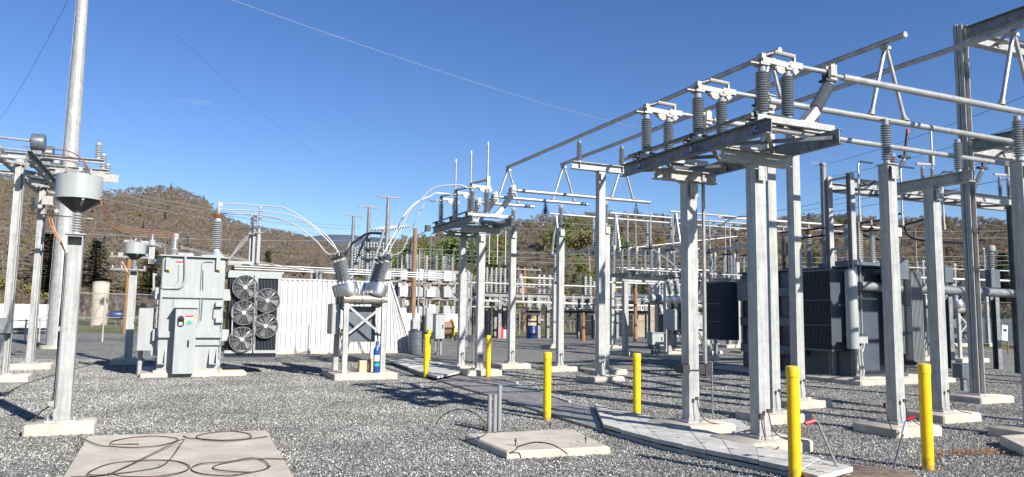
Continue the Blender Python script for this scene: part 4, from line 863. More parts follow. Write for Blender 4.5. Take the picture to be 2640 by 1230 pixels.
for i in range(4):
    d = i*5; pcable('copper cable sagging from the near drum reactor to the transformer, strand %s' % ('top', 'second', 'third', 'lowest')[i], [(262, 505+d*1.5), (275-d*.3, 540+d), (300-d*.4, 573+d), (340, 588+d), (385, 593+d*.9), (430, 597+d*.9), (452, 603+d)], yr, yl, .0085, 'copper', 'copper cables at the left transformer')
for i in range(3): pcable('copper cable from the structure arching down behind the near drum, %s' % ('upper', 'middle', 'lower')[i], [(60, 378+12*i), (120, 384+12*i), (168, 388+13*i), (195+2*i, 398+12*i), (215+i*2, 415+8*i), (232, 440+4*i)], 20, yr+.6, .010 if i else .013, 'copper', 'copper cables from the left structure')
for i in range(2): pcable('copper tail hanging from the %s terminal pad of the near drum' % ('left', 'inner left')[i], [(128+8*i, 540), (128+7*i, 570), (140+5*i, 600), (155+3*i, 625), (168, 650)], yr+.05, yr+.02, .009, 'copper', 'copper tails of the near drum')
pcable('wire pair running down the nearest left post into the gravel', [(168, 650), (160, 760), (152, 850), (143, 980), (132, 1040), (105, 1062), (75, 1098)], yr-.0, yr-.15, .011, 'brcab', 'wires down the reactor posts')
pcable('dark conduit strapped to the nearest left post', [(174, 650), (166, 760), (158, 850), (149, 980), (143, 1050)], yr-.16, yr-.16, .012, 'greycab', 'wires down the reactor posts')
for v in (848, 1040): k = pY(150 if v < 900 else 132, v, yr-.15); single('cable_clamp', 'small clamp on the wires of the nearest left post, %s' % ('upper' if v < 900 else 'lower'), 'clamp', MB().box(k, (.07, .04, .07)), 'cast', p=k)
pcable('copper tail of the smaller looking drum reactor', [(313, 655), (315, 675), (325, 692), (333, 715)], g2w(p3)[1], g2w(p3)[1], .012, 'copper', 'copper tails of the far drum')
# ================================================================ LEFT STRUCTURE (two lipped posts with a platform)
A1 = gp(10, 965, .16); A2 = gp(80, 936, .16); A2 = (A1[0], A2[1], A2[2])
t = T('transformer_structure', 'two post structure with platform and three grey drum current transformers at far left', 'steel structure', A1)
zq = topz(A1, 402)
for c in (A1, A2):
    footing(t, c, 1.1); k = MB().chan((c[0]-.05, c[1], c[2]+.16), (c[0]-.05, c[1], zq), .12, .08, 1).chan((c[0]+.06, c[1], c[2]+.16), (c[0]+.05, c[1], zq), .1, .08, -1); part(t, 'post', k, 'galv'); part(t, 'base_plate', MB().box((c[0], c[1], c[2]+.18), (.4, .4, .03)), 'galv')
for s in (-.3, .3): part(t, 'frame_beam', MB().chan((A1[0]+s, A1[1]-1, zq-.15), (A1[0]+s, A2[1]+1.0, zq-.15), .09, .24, 1 if s > 0 else -1), 'galv2')
mb = MB()
for i in range(10): y_ = A1[1]-.9+i*(A2[1]-A1[1]+1.7)/9; mb.beam((A1[0]-.28, y_, zq-.2), (A1[0]+.28, y_+(.5 if i % 2 else 0), zq-.2), .07, .06)
part(t, 'brace', mb, 'galv')
for i in range(3):
    y_ = A1[1]+.3+i*1.5; part(t, 'cross_arm', MB().chan((A1[0]-1.6, y_, zq+.08), (A1[0]+1.75, y_, zq+.08), .08, .1), 'galv')
    part(t, 'current_transformer', MB().lathe([(.001, 0), (.2, .005), (.22, .03), (.22, .27), (.2, .3), (.001, .305)], (A1[0]+.12, y_, zq+.42), (1, 0, 0), 24), 'paint2')
    part(t, 'stand', MB().box((A1[0]+.27, y_, zq+.17), (.2, .16, .1)), 'galv2')
    ins(t, (A1[0]+1.6, y_, zq+.14), .42, .09, 6, 'porcw'); part(t, 'bus_bar', MB().tube((A1[0]-1.6, y_, zq+.5), (A1[0]+.1, y_, zq+.45), .03, 8).box((A1[0]-1.1, y_, zq+.5), (.7, .09, .05)), 'alu')
    ins(t, (A1[0]-1.2, y_, zq+.13), .35, .07, 5, 'porcw')
part(t, 'meter_box', MB().bev((A1[0]-.35, A1[1]-.35, topz(A1, 858)), (A1[0]+.12, A1[1]-.12, topz(A1, 820)), .01).tube((A1[0]-.05, A1[1]-.24, .2), (A1[0]-.05, A1[1]-.24, topz(A1, 858)), .05, 8), 'galv2')
ql = topz(A2, 545); mb = MB().tube((A2[0]-.2, A2[1]-.2, ql+.1), (A2[0]+.1, A2[1]-1.2, ql), .06, 8).tube((A2[0]+.2, A2[1]-.2, ql+.0), (A2[0]+.5, A2[1]-1.2, ql-.1), .06, 8).box((A2[0]-.2, A2[1]-.3, ql+.15), (.06, .2, .4)).beam((A2[0]-.3, A2[1]-.2, ql-.1), (A2[0]+1.3, A2[1]-.2, ql-.15), .04, .03); part(t, 'fuse_holder', mb, 'cast')
# tall round pole
p = gp(145, 898, .0); Yp = g2w(p)[1]; z1 = topz(p, -260); top = pY(218, -260, Yp)
t = T('steel_pole', 'very tall tapered round steel pole leaving the top of the picture', 'pole', p); part(t, 'shaft', MB().lathe([(.42, 0), (.40, .02), (.15, z1-p[2])], p, (0, 0, 1), 28), 'galv'); part(t, 'footing', MB().lathe([(.62, -.2), (.62, .12)], p, n=24), 'conc')
part(t, 'step_bolt', MB().tube((p[0]-.3, p[1]-.1, topz(p, 380)), (p[0]-.42, p[1]-.12, topz(p, 380)), .012, 5), 'galv'); part(t, 'ground_wire', MB().tube((p[0]-.42, p[1]-.1, p[2]), (p[0]-.17, p[1]-.08, z1), .012, 5), 'galv2')
# ================================================================ WHITE RIBBED WALL
wl, wr = gp(700, 914), gp(1063, 909); wh = topz(wl, 722); wt = pa(1009, 726, wr[1])
wl = (wl[0]-.8, wr[1]-.1, wl[2]); t = T('fire_wall', 'white ribbed metal wall with a slanted right end behind the breaker', 'wall', wl)
xt = pa(1009, 730, wl[1])[0]; n_ = 34; mb = MB(); zb0 = wl[2]; zt0 = topz(at(wl, 0), 722); zt0 = pa(860, 725, wl[1])[2]
def wx(z): return wr[0]+(xt-wr[0])*(z-zb0)/(zt0-zb0)
prof = []; x_ = wl[0]; st = (wr[0]-wl[0])/n_
for i in range(n_): prof += [(x_, 0), (x_+st*.62, 0), (x_+st*.72, .045), (x_+st*.90, .045)]; x_ += st
prof.append((wr[0], 0)); vs = []
for z_ in (zb0+.12, zt0):
    for x_, d in prof: vs.append((min(x_, wx(z_)), wl[1]+d, z_))
m_ = len(prof); part(t, 'panel', MB().add(vs, [(i, i+1, m_+i+1, m_+i) for i in range(m_-1)]), 'white')
part(t, 'core', MB().add([(wl[0], wl[1]+y_, z_) if k == 0 else (wx(z_), wl[1]+y_, z_) for y_ in (.08, .28) for z_ in (zb0, zt0-.02) for k in (0, 1)], [(0, 1, 3, 2), (4, 6, 7, 5), (0, 4, 5, 1), (2, 3, 7, 6), (0, 2, 6, 4), (1, 5, 7, 3)]), 'white')
part(t, 'base_strip', MB().bx((wl[0], wl[1]-.03, zb0-.1), (wr[0]+.05, wl[1]+.3, zb0+.12)), 'conc'); part(t, 'cap_trim', MB().bx((wl[0], wl[1]-.02, zt0), (wx(zt0)+.03, wl[1]+.28, zt0+.05)), 'white')
part(t, 'edge_trim', MB().beam((wx(zb0+.1), wl[1]+.1, zb0+.1), (wx(zt0), wl[1]+.1, zt0), .3, .06), 'white')
# far left white trailer
k0 = gp(-60, 880); k1 = gp(132, 862); aw = k1[1]; t = T('white_trailer', 'long white flat sided trailer beyond the mesh fence at far left', 'trailer', (k1[0], aw, k1[2]))
z_a, z_b = pa(132, 846, aw)[2], pa(132, 785, aw)[2]
part(t, 'box_body', MB().bev((k1[0]-12, aw, z_a), (k1[0], aw+2.6, z_b), .04), 'white'); part(t, 'chassis', MB().bx((k1[0]-11.5, aw+.2, z_a-.25), (k1[0]-.3, aw+2.3, z_a-.01)), 'black')
for i in (1.2, 2.4, 8): 
    w_ = part(t, 'wheel', MB().lathe([(.3, 0), (.36, .03), (.36, .22), (.3, .25)], (k1[0]-i, aw+.15, k1[2]+.36), (0, 1, 0), 18), 'black')
# overhead cables of the breaker
def cab2(label, a, mids, b, r=.018, m='cable', grp='white conductors looping to the breaker bushings'):
    ya, yb = g2w(a)[1], g2w(b)[1]; N = len(mids)+1; P = [a]+[pY(u, v, ya+(yb-ya)*(i+1)/N) for i, (u, v) in enumerate(mids)]+[b]
    return gcable(label, P, r, m, grp, n=8)
L3 = [BT1[0], BT1[2], BT1[4]]; R3 = [BT1[1], BT1[3], BT1[5]]
V = lambda x, y: (700+x/2.4, 500+y/2.4)
cab2('upper white conductor from the transformer bushing over to the breaker', HV, [(600, 525), (667, 530), V(60, 82), V(130, 110), V(230, 175), V(330, 250), V(390, 320), V(425, 400)], L3[1])
cab2('middle white conductor from the transformer to the breaker', add(HV, .02, .2, -.1), [(600, 541), (664, 543), V(60, 120), V(150, 142), V(240, 190), V(350, 290), V(420, 370)], L3[2], .016)
cab2('lowest white conductor from the transformer to the breaker', add(HV, .02, .35, -.2), [(600, 552), (650, 553), V(0, 142), V(60, 158), V(150, 195), V(270, 285), V(350, 370)], L3[0])
SWT = [(7.3, a, ZLF-.04) for a in FA]
cab2('tallest white conductor curving from the breaker up to the farther switch', R3[1], [V(705, 400), V(745, 320), V(800, 220), V(850, 110), V(910, 50), (1120, 484), (1180, 477)], SWT[0])
cab2('second white conductor from the breaker up to the farther switch', R3[0], [V(690, 380), V(720, 320), V(770, 230), V(830, 120), V(900, 50), (1110, 505), (1125, 498)], SWT[1])
cab2('grey conductor from the breaker up to the farther switch', R3[2], [V(800, 360), V(860, 230), V(900, 150), V(960, 40), (1115, 520)], SWT[2], .016, 'greycab')
# ================================================================ RIGHT TRANSFORMERS
def bigtrafo():
    p = gp(2150, 985, 0); q = gp(2010, 966, 0); b0 = (p[0]+q[0])/2+.35; a0 = p[1]-.4; a1 = a0+4.6; z0 = gz((b0, a0))+.14
    t = T('power_transformer', 'big dark grey transformer in shade with tall bushings, behind the ladder braced column', 'transformer', (b0, a0, z0))
    zt = topz((b0, a0+1, 0), 692)
    part(t, 'pad', MB().bev((b0-.7, a0-.7, z0-.3), (b0+3.0, a1+.6, z0), .03), 'conc')
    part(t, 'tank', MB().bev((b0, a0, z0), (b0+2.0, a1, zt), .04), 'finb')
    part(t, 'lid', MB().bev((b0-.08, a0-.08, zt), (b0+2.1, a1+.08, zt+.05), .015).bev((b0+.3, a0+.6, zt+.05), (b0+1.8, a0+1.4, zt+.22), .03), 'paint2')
    H = zt-z0
    for k in range(4): y = a0+2.3+k*.62; part(t, 'stiffener', MB().bx((b0-.09, y-.05, z0+.02), (b0, y+.05, zt-.03)), 'paint2')
    for z in (.22, .5, .8): part(t, 'stiffener', MB().prism([(b0-.16, z0+H*z-.17), (b0, z0+H*z-.2), (b0, z0+H*z+.14), (b0-.16, z0+H*z+.1)], 1, a0+1.9, a1-.05) if False else MB().bev((b0-.17, a0+1.75, z0+H*z-.16), (b0, a1-.1, z0+H*z+.12), .03), 'paint2')
    part(t, 'cabinet', MB().bev((b0-.45, a1-1.5, z0+.35), (b0-.1, a1-.75, z0+1.25), .02), 'paint2'); part(t, 'cabinet', MB().bev((b0-.36, a1-.7, zt-.9), (b0-.1, a1-.2, zt-.25), .02), 'paint2')
    part(t, 'pipe', MB().tube((b0-.22, a0+1.65, z0+.4), (b0-.22, a0+1.65, zt-.5), .03, 8), 'paint2')
    def rad(lo, hi, zl, zh, n, axis, m='finb'):
        r = part(t, 'radiator', (lambda mb: [mb.bx(*( ((lo[0]+(hi[0]-lo[0])*i/(n-1)-.006, lo[1], zl), (lo[0]+(hi[0]-lo[0])*i/(n-1)+.006, hi[1], zh)) if axis == 'b' else ((lo[0], lo[1]+(hi[1]-lo[1])*i/(n-1)-.006, zl), (hi[0], lo[1]+(hi[1]-lo[1])*i/(n-1)+.006, zh)))) for i in range(n)] and mb)(MB()), m)
        part(r, 'header', MB().bx((lo[0], lo[1], zh), (hi[0], hi[1], zh+.05)).bx((lo[0], lo[1], zl-.05), (hi[0], hi[1], zl)), 'paint2')
        part(r, 'strap', MB().bx((lo[0]-.012, lo[1], zl+(zh-zl)*.3), (lo[0]-.004, hi[1], zl+(zh-zl)*.3+.02)).bx((lo[0]-.012, lo[1], zl+(zh-zl)*.62), (lo[0]-.004, hi[1], zl+(zh-zl)*.62+.02)), 'paint2')
    rad((b0-.62, a0+.3), (b0-.12, a0+1.5), z0+.75, zt-.12, 26, 'a'); rad((b0-.72, a1+.25), (b0+.1, a1+1.1), z0+.9, zt-.3, 18, 'a')
    x0 = pa(2186, 800, a0-.4)[0]; part(t, 'cooler', MB().lathe([(.15, 0), (.155, .04), (.155, zt-z0-1.05), (.12, zt-z0-.95), (.05, zt-z0-.92)], (x0+.2, a0-.35, z0+.8), n=24), 'paint'); x1 = pa(2318, 800, a0-.3)[0]; rad((x1, a0-.35), (x1+.26, a0-.1), z0+.7, zt-.15, 6, 'b', 'paint'); x2 = pa(2348, 800, a0-.5)[0]; rad((x2, a0-.55), (x2+.42, a0-.1), z0+.5, zt-.15, 9, 'b', 'paint')  # paler paint on cooler and end fins puts their sunlit tone into the colour
    part(t, 'conservator', MB().lathe([(.001, 0), (.24, .02), (.26, .06), (.26, 2.0), (.24, 2.04), (.001, 2.06)], (b0+1.9, a0+.9, zt+.1), (0, 1, 0), 22), 'paint2')
    rad((b0+.95, a0-.3), (b0+1.95, a0-.03), z0+.35, zt-.2, 16, 'b')  # dark fin bank added to stand for the shade on this end face
    def bush(b, a, h, r, lab='bushing', cap=True, m='porcw'):
        part(t, 'turret', MB().lathe([(r*1.5, 0), (r*1.5, .08), (r*1.15, .09), (r*1.15, .16)], (b, a, zt+.05), n=16), 'paint2')
        ins(t, (b, a, zt+.2), h, r, int(h/.062), m, seg=14, name='bushing')
        if cap: part(t, 'amber_bowl', MB().lathe([(r*.75, 0), (r*.8, .02), (r*.75, .12), (r*.4, .13)], (b, a, zt+.2+h), n=14), 'amber')
        part(t, 'bushing_terminal', MB().lathe([(.03, .12), (.03, .34)], (b, a, zt+.2+h), n=8), 'cast')
    for u, v, h, r in ((2085, 600, 1.15, .13), (2135, 600, .95, .11), (2184, 590, 1.2, .12)):
        q_ = pa(u, 600, a0+(3.6 if u < 2100 else 3.0 if u < 2160 else 1.3)); bush(max(b0+.25, q_[0]), q_[1], h, r)
    for u, h, aa in ((2216, 1.0, .7), (2248, .95, .8)): q_ = pa(u, 620, a0+aa); bush(q_[0], q_[1], h, .1)
    for u, h, aa in ((2020, 1.1, 4.1), (2040, 1.15, 3.9), (2130, .8, 2.2)): q_ = pa(u, 620, a0+aa); bush(max(b0+.2, q_[0]), q_[1], h, .09, cap=False, m='porcd')
    q_ = pa(2310, 640, a0-.6); part(t, 'bushing_box', MB().bev((q_[0]-.3, q_[1]-.2, zt-.35), (q_[0]+.25, q_[1]+.3, zt+.2), .02), 'paint2'); ins(t, (q_[0], q_[1], zt+.2), .62, .13, 8, 'porcw', seg=16, name='bushing'); part(t, 'bushing_cap', MB().lathe([(.15, 0), (.16, .03), (.16, .2), (.14, .24), (.02, .25), (.02, .32)], (q_[0], q_[1], zt+.82), n=18), 'sign')
    part(t, 'sticker', MB().box((b0-.012, a0+2.05, zt-.55), (.004, .26, .16)), 'sign')
    return t, b0, a0, zt
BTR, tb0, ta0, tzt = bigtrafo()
# second transformer tank with bushing boxes further right
q_ = pY(2440, 690, 27); q2 = pY(2560, 690, 27)
t = T('transformer_bushing_stand', 'dark bushing box with grey capped bushing, right of the gantry column', 'bushing box', (q2[0], q2[1], gz(q2)))
for c in (q2,): part(t, 'bushing_box', MB().bev((c[0]-.3, c[1]-.12, topz(c, 742)), (c[0]+.2, c[1]+.12, topz(c, 695)), .02), 'paint2'); ins(t, (c[0]-.1, c[1], topz(c, 695)), .65, .15, 8, 'porc', seg=16, name='bushing'); part(t, 'bushing_cap', MB().lathe([(.16, 0), (.17, .02), (.16, .2), (.02, .22)], (c[0]-.1, c[1], topz(c, 695)+.65), n=16), 'paint')
part(t, 'stand', MB().chan((q2[0], q2[1], gz(q2)), (q2[0], q2[1], topz(q2, 765)), .2, .2), 'galv2')
t = T('oil_box', 'dark square tank hanging between the two tee posts at right', 'tank', (q_[0]-.3, q_[1], topz(q_, 765))); part(t, 'tank', MB().bev((q_[0]-.25, q_[1]-.12, topz(q_, 728)), (q_[0]+.2, q_[1]+.12, topz(q_, 688)), .02), 'paint2'); part(t, 'stand', MB().chan((q_[0], q_[1], gz(q_)), (q_[0], q_[1], topz(q_, 765)), .2, .2), 'galv2')
# lone lit post and beam behind
p = gp(2382, 918, .16); tee_support(p, 'b', (-.2+p[0], .45+p[0]), topz(p, 752), topz(p, 672), 'small tee post with lit flat beam behind the hollow topped post', w=.22, ext=.3, bh=.14)
# tall thin pole behind the transformer
p = gp(2136, 930); t = T('steel_pole', 'thin tall pole with a small head rising behind the big dark transformer', 'pole', p); z1 = topz(p, 424); part(t, 'shaft', MB().lathe([(.13, 0), (.12, z1-p[2])], p, n=14), 'galv2'); part(t, 'head', MB().box((p[0], p[1], z1+.02), (.3, .2, .06)).beam((p[0]-.7, p[1], z1), (p[0]-.2, p[1], z1+.02), .03, .03), 'galv2')
# breakers copied at mid and right
BRO = [o for o in COL.objects if o.get('category') == 'circuit breaker'][0]
g1 = gp(1850, 930); copy_tree(BRO, dg=(g1[0]-OFF[BRO][0]-1.3, g1[1]-OFF[BRO][1]+.4, g1[2]-OFF[BRO][2]), label='circuit breaker between the near switch posts and the big dark transformer')
g1 = gp(2495, 935); copy_tree(BRO, dg=(g1[0]-OFF[BRO][0]-.3, g1[1]-OFF[BRO][1]+.2, g1[2]-OFF[BRO][2]), label='circuit breaker at far right behind the gantry column')
# ================================================================ MID BAY
pm = gp(1429, 888, .12); zlow = topz(pm, 657); single_support(1429, 888, zlow-.05, topz(pm, 655)-topz(pm, 722), 'thin far post whose insulator carries the end of a bus tube, left of mid picture', w=.2, n=14)
zU = topz(pm, 552)
sp = 1.9
US = [pz(1418, 551, zU), pz(1572, 549, zU), pz(1727, 545, zU)]
for i, s in enumerate(US):
    bus_tube(s, (s[0]+16, s[1], zU), 'upper far bus tube crossing behind the posts, %s of three' % ('rear', 'middle', 'front')[i], .055, grp='upper far bus tubes')
    q = (s[0]+.35, s[1], zU-.05); zl = zlow
    lo = (q[0], s[1]-5.5, zl); bus_tube((q[0], s[1]+.6, zl), lo, 'lower far bus tube running towards the camera, %s of three' % ('left', 'middle', 'right')[i], .055, grp='lower far bus tubes')
    aframe(q, (q[0], s[1]-.45, zl), (q[0], s[1]+.45, zl), 'long thin A shaped link in the far bay, %s of three' % ('left', 'middle', 'right')[i], .062)
    if i: 
        t = T('bus_support_post', 'far post under the %s lower far bus tube' % ('', 'middle', 'right')[i], 'steel post', (q[0], s[1]+.3, gz(q)), 'single steel posts carrying one bus insulator'); c = (q[0], s[1]+.3, gz(q)); footing(t, c); steelpost(t, c, c[2]+.16, zl-1.0, .2); ins(t, at(c, zl-.98), .92, .085, 14)
def midswitch(u0, v0, label):
    p = gp(u0, v0, .16); Y = g2w(p)[1]; zf = topz(p, 712); q = (p[0]+2.1, p[1], p[2]); t = T('disconnect_switch', label, 'disconnect switch', p, 'far disconnect switches with upright blades')
    for c in (p, q): footing(t, c); steelpost(t, c, c[2]+.16, zf-.2, .2)
    part(t, 'cap_beam', MB().ib((p[0]-.3, p[1], zf-.12), (q[0]+.3, p[1], zf-.12), .2, .22), 'galv')
    for k in (0, 1, 2): 
        b = p[0]-.1+k*1.15; part(t, 'frame_beam', MB().chan((b, p[1]-.5, zf+.06), (b, p[1]+.9, zf+.06), .1, .16), 'galv2')
        for y in (-.4, .1, .75): ins(t, (b, p[1]+y, zf+.15), 1.0, .085, 15)
        part(t, 'hinge_arm', MB().beam((b, p[1]-.5, zf+1.2), (b, p[1]+.2, zf+1.22), .08, .06).box((b, p[1]-.35, zf+1.3), (.1, .1, .2)), 'blackm'); part(t, 'blade', MB().tube((b, p[1]-.35, zf+1.4), (b, p[1]-.35, zf+2.75), .032, 8), 'alu'); part(t, 'jaw', MB().box((b, p[1]+.75, zf+1.25), (.1, .16, .2)), 'cast')
    part(t, 'linkage_pipe', MB().tube((p[0]-.3, p[1]-.55, zf+.24), (q[0]+.4, p[1]-.55, zf+.24), .03, 8), 'alu')
    return t, p, zf
ms, mp, mz = midswitch(1612, 906, 'far disconnect switch between the single post and the near switch post')
copy_tree(ms, dg=(4.6, .4, 0), label='far disconnect switch behind the near switch posts')
# tall T supports under the upper far tubes
for u, vb, l in ((1721, 905, 'far tee support with black crossbeam left of the near switch post'), (1900, 905, 'far tee support hidden mostly behind the near switch posts')):
    p = gp(u, vb, .16); p = (p[0], US[1][1]+.4, gz(p)); tee_support(p, 'a', (p[1]-1.2, p[1]+.9), topz(p, 645), zU-.06, l, ext=.4, w=.22, r=.09)
# cabinets
def cabinet(u, v, v0, v1, wpx, label, m='paint', post=True, name='equipment_cabinet'):
    p = gp(u, v); Y = g2w(p)[1]; w = wpx/F*Y; z0, z1 = topz(p, v1), topz(p, v0); t = T(name, label, 'cabinet', p, 'equipment cabinets on short stands')
    part(t, 'cabinet', MB().bev((p[0]-w/2, p[1]-.2, z0), (p[0]+w/2, p[1]+.2, z1), .015), m); part(t, 'roof', MB().box((p[0], p[1], z1+.012), (w+.06, .48, .02)), m)
    part(t, 'stand', MB().chan((p[0]-w*.3, p[1], p[2]), (p[0]-w*.3, p[1], z0), .08, .06).chan((p[0]+w*.3, p[1], p[2]), (p[0]+w*.3, p[1], z0), .08, .06), 'galv2'); part(t, 'conduit', MB().path(spline([(p[0]-w*.1, p[1]-.1, z0), (p[0]-w*.1, p[1]-.1, p[2]+.2), (p[0]-w*.5, p[1]-.3, p[2]-.05)], 4), .03, 6), 'galv2'); part(t, 'handle', MB().box((p[0]+w*.3, p[1]-.215, (z0+z1)/2), (.03, .03, .14)), 'black')
cabinet(1129, 915, 810, 873, 24, 'tall grey cabinet on a stand beside the far yellow bollards'); cabinet(1690, 915, 858, 888, 36, 'low wide grey cabinet with black conduits near the far disconnect switch')
cabinet(1545, 962, 930, 957, 20, 'small cabinet at the foot of the tall tee support', 'galv'); cabinet(1840, 925, 797, 850, 30, 'white cabinet with dark conduits left of the big dark transformer')
p = gp(1071, 912); t = T('trash_barrel', 'blue grey barrel at the right end of the white wall', 'barrel', p); part(t, 'body', MB().lathe([(.3, 0), (.31, .02), (.31, .3), (.322, .31), (.31, .32), (.31, .62), (.322, .63), (.31, .64), (.31, .9), (.3, .91)], p, n=24), 'paint2'); part(t, 'rim', MB().lathe([(.32, .9), (.325, .92), (.3, .93)], p, n=24), 'finb')
# ================================================================ FAR YARD
def rack(u, v, vt, shelf, insu, label, m='galvw'):
    pass
FY = g2w(gp(1400, 872))[1]; base = gp(1300, 872); fa = base[1]
cb = [1286, 1310, 1363, 1388, 1411, 1441, 1492, 1530, 1590, 1640, 1668]
t = T('far_bus_rack', 'long rusty grey rack of many posts carrying insulators, far middle of yard', 'steel structure', base)
P0 = [pa(u, 872, fa) for u in cb]; zb_ = topz(P0[2], 762)
for c in P0:
    z = gz(c); part(t, 'post', MB().ib((c[0], fa, z), (c[0], fa, zb_-.14), .2, .24, .03), 'galvw'); part(t, 'haunch', MB().prism([(c[0]-.45, zb_-.16), (c[0]+.45, zb_-.16), (c[0]+.1, zb_-.8), (c[0]-.1, zb_-.8)], 1, fa-.05, fa+.05), 'galvw')
part(t, 'beam', MB().ib((P0[0][0]-1, fa, zb_), (P0[-1][0]+.5, fa, zb_), .26, .28), 'galvw')
for u in (1342, 1390, 1402, 1417, 1437, 1449, 1503, 1509, 1522, 1560, 1575, 1606, 1622): c = pa(u, 760, fa); ins(t, (c[0], fa, zb_+.15), 1.25, .135, 8, {1449: 'porcb', 1503: 'olive' if False else 'porcd'}.get(u, 'porcw'), seg=8)
for u0, u1 in ((1350, 1388), (1441, 1524), (1600, 1665)):
    a_, b_ = pa(u0, 806, fa), pa(u1, 806, fa); part(t, 'shelf', MB().ib((a_[0], fa-.3, a_[2]), (b_[0], fa-.3, a_[2]), .5, .3), 'blackm')
    n_ = int((u1-u0)/22)
    for k in range(n_+1): ins(t, (a_[0]+(b_[0]-a_[0])*(k+.3)/(n_+.6), fa-.3, a_[2]+.15), 1.0, .13, 7, 'porcw', seg=8)
a_ = pa(1240, 775, fa-1); part(t, 'bus_pipe', MB().tube((a_[0], fa-1, a_[2]), (P0[-1][0], fa-1, a_[2]-.1), .07, 6).path([(P0[2][0]-1.2, fa-1, zb_+1.1), (P0[2][0]+1.8, fa-1, zb_+1.1), (P0[2][0]+2.1, fa-1, a_[2])], .06, 6).path([(P0[2][0]-1, fa-1, zb_+1.1), (P0[2][0]-.9, fa-1, a_[2])], .06, 6), 'cable')
t = T('insulator_rack', 'raised rack of close standing insulators left of the leftmost single post', 'steel structure', gp(1270, 872)); a_, b_ = pa(1225, 758, fa+2), pa(1330, 760, fa+2)
for k in range(5): c = lerp(a_, b_, .08+.21*k); part(t, 'post', MB().ib((c[0], fa+2, gz(c)), (c[0], fa+2, c[2]-.1), .22, .22, .03), 'galvw')
part(t, 'platform', MB().bx((a_[0], fa+1.4, a_[2]-.12), (b_[0], fa+2.6, a_[2]+.1)), 'blackm')
for k in range(9): ins(t, (a_[0]+(b_[0]-a_[0])*(k+.5)/9, fa+2, a_[2]+.1), 1.7, .105, 14, 'porcw', seg=8)
for k in range(5): x_ = a_[0]+(b_[0]-a_[0])*(k+.4)/5; part(t, 'rod', MB().tube((x_, fa+1.7, a_[2]+2), (x_, fa+1.7, a_[2]+4.3), .035, 5), 'cable')
# switch racks with white boxes, left
for i, (u, w_) in enumerate(((1035, 3), (1105, 3.2), (1150, 3.0))):
    c = gp(u, 872); z = c[2]; t = T('switch_rack', 'cluttered steel rack with white boxes and insulators, %s' % ('beside the slanted wall end', 'behind the wood pole and tall grey cabinet', 'left of the farther switch posts')[i], 'steel structure', c, 'far racks of small switchgear')
    rr = random.Random(i); f = MB()
    for dx in (-w_/2, 0, w_/2):
        for dy in (0, 1.6): f.beam((c[0]+dx, c[1]+dy, z), (c[0]+dx, c[1]+dy, z+4.1), .12, .12)
    for zz in (1.2, 2.4, 3.4, 4.1): f.beam((c[0]-w_/2, c[1], z+zz), (c[0]+w_/2, c[1], z+zz), .12, .12); f.beam((c[0]-w_/2, c[1]+1.6, z+zz), (c[0]+w_/2, c[1]+1.6, z+zz), .12, .12)
    part(t, 'frame', f, 'galvw')
    for k in range(9):
        x = c[0]-w_/2+w_*(k%3+.5)/3; zz = z+(1.35, 2.5, 3.5)[k//3]; part(t, 'box', MB().bev((x-.25, c[1]-.25, zz), (x+.2, c[1]+.2, zz+rr.uniform(.45, .7)), .04), rr.choice(('sign', 'paint', 'white'))); ins(t, (x+.36, c[1]-.1, zz), .62, .1, 6, 'porcw', seg=8)
    for k in range(5): x = c[0]-w_/2+w_*(k+.5)/5; ins(t, (x, c[1]+.8, z+4.15), .95, .12, 8, 'porcw', seg=8)
    for k in range(4): x = c[0]-w_/2+w_*(k+.5)/4; part(t, 'rod', MB().tube((x, c[1], z+4.1), (x, c[1], z+rr.uniform(5.1, 6.2)), .03, 5), 'galv2')
    part(t, 'control_box', MB().bev((c[0]-.4, c[1]-.7, z+.4), (c[0]+.9, c[1]-.3, z+1.5), .05).beam((c[0]+.2, c[1]-.5, z), (c[0]+.2, c[1]-.5, z+.5), .2, .2), 'sign' if i != 1 else 'paint')
# triple pipe above the wall
for i in range(3):
    s, e = pY(604, 683-3+i*6, 37-i*.6), pY(1140, 704+i*4, 37-i*.6); e = (e[0], s[1], s[2])
    z = s[2]; n2 = pa(1235, 712, s[1])[0]; bus_tube(s, (pa(1120, 700, s[1])[0]+1.2, s[1], z-.12), 'white bus pipe passing over the white wall, %s of three' % ('upper', 'middle', 'lower')[i], .03, grp='white bus pipes above the wall', m='cable', n=8)
for u in (803, 817, 827, 960, 1205): c = pY(u, 700, 37.3); t = T('pipe_support', 'thin post under the white bus pipes at %s' % {803: 'left above the white wall', 817: 'the second position above the white wall', 827: 'the third position above the white wall', 960: 'the breaker bushings', 1205: 'the farther switch post'}[u], 'steel post', (c[0], c[1], gz(c)), 'thin posts under the white bus pipes'); part(t, 'post', MB().chan((c[0], c[1], gz(c)), (c[0], c[1], topz(c, 722 if u < 900 else 725)), .12, .12), 'galv2'); ins(t, at(c, topz(c, 722)), .5, .08, 8, 'porcw', seg=8)
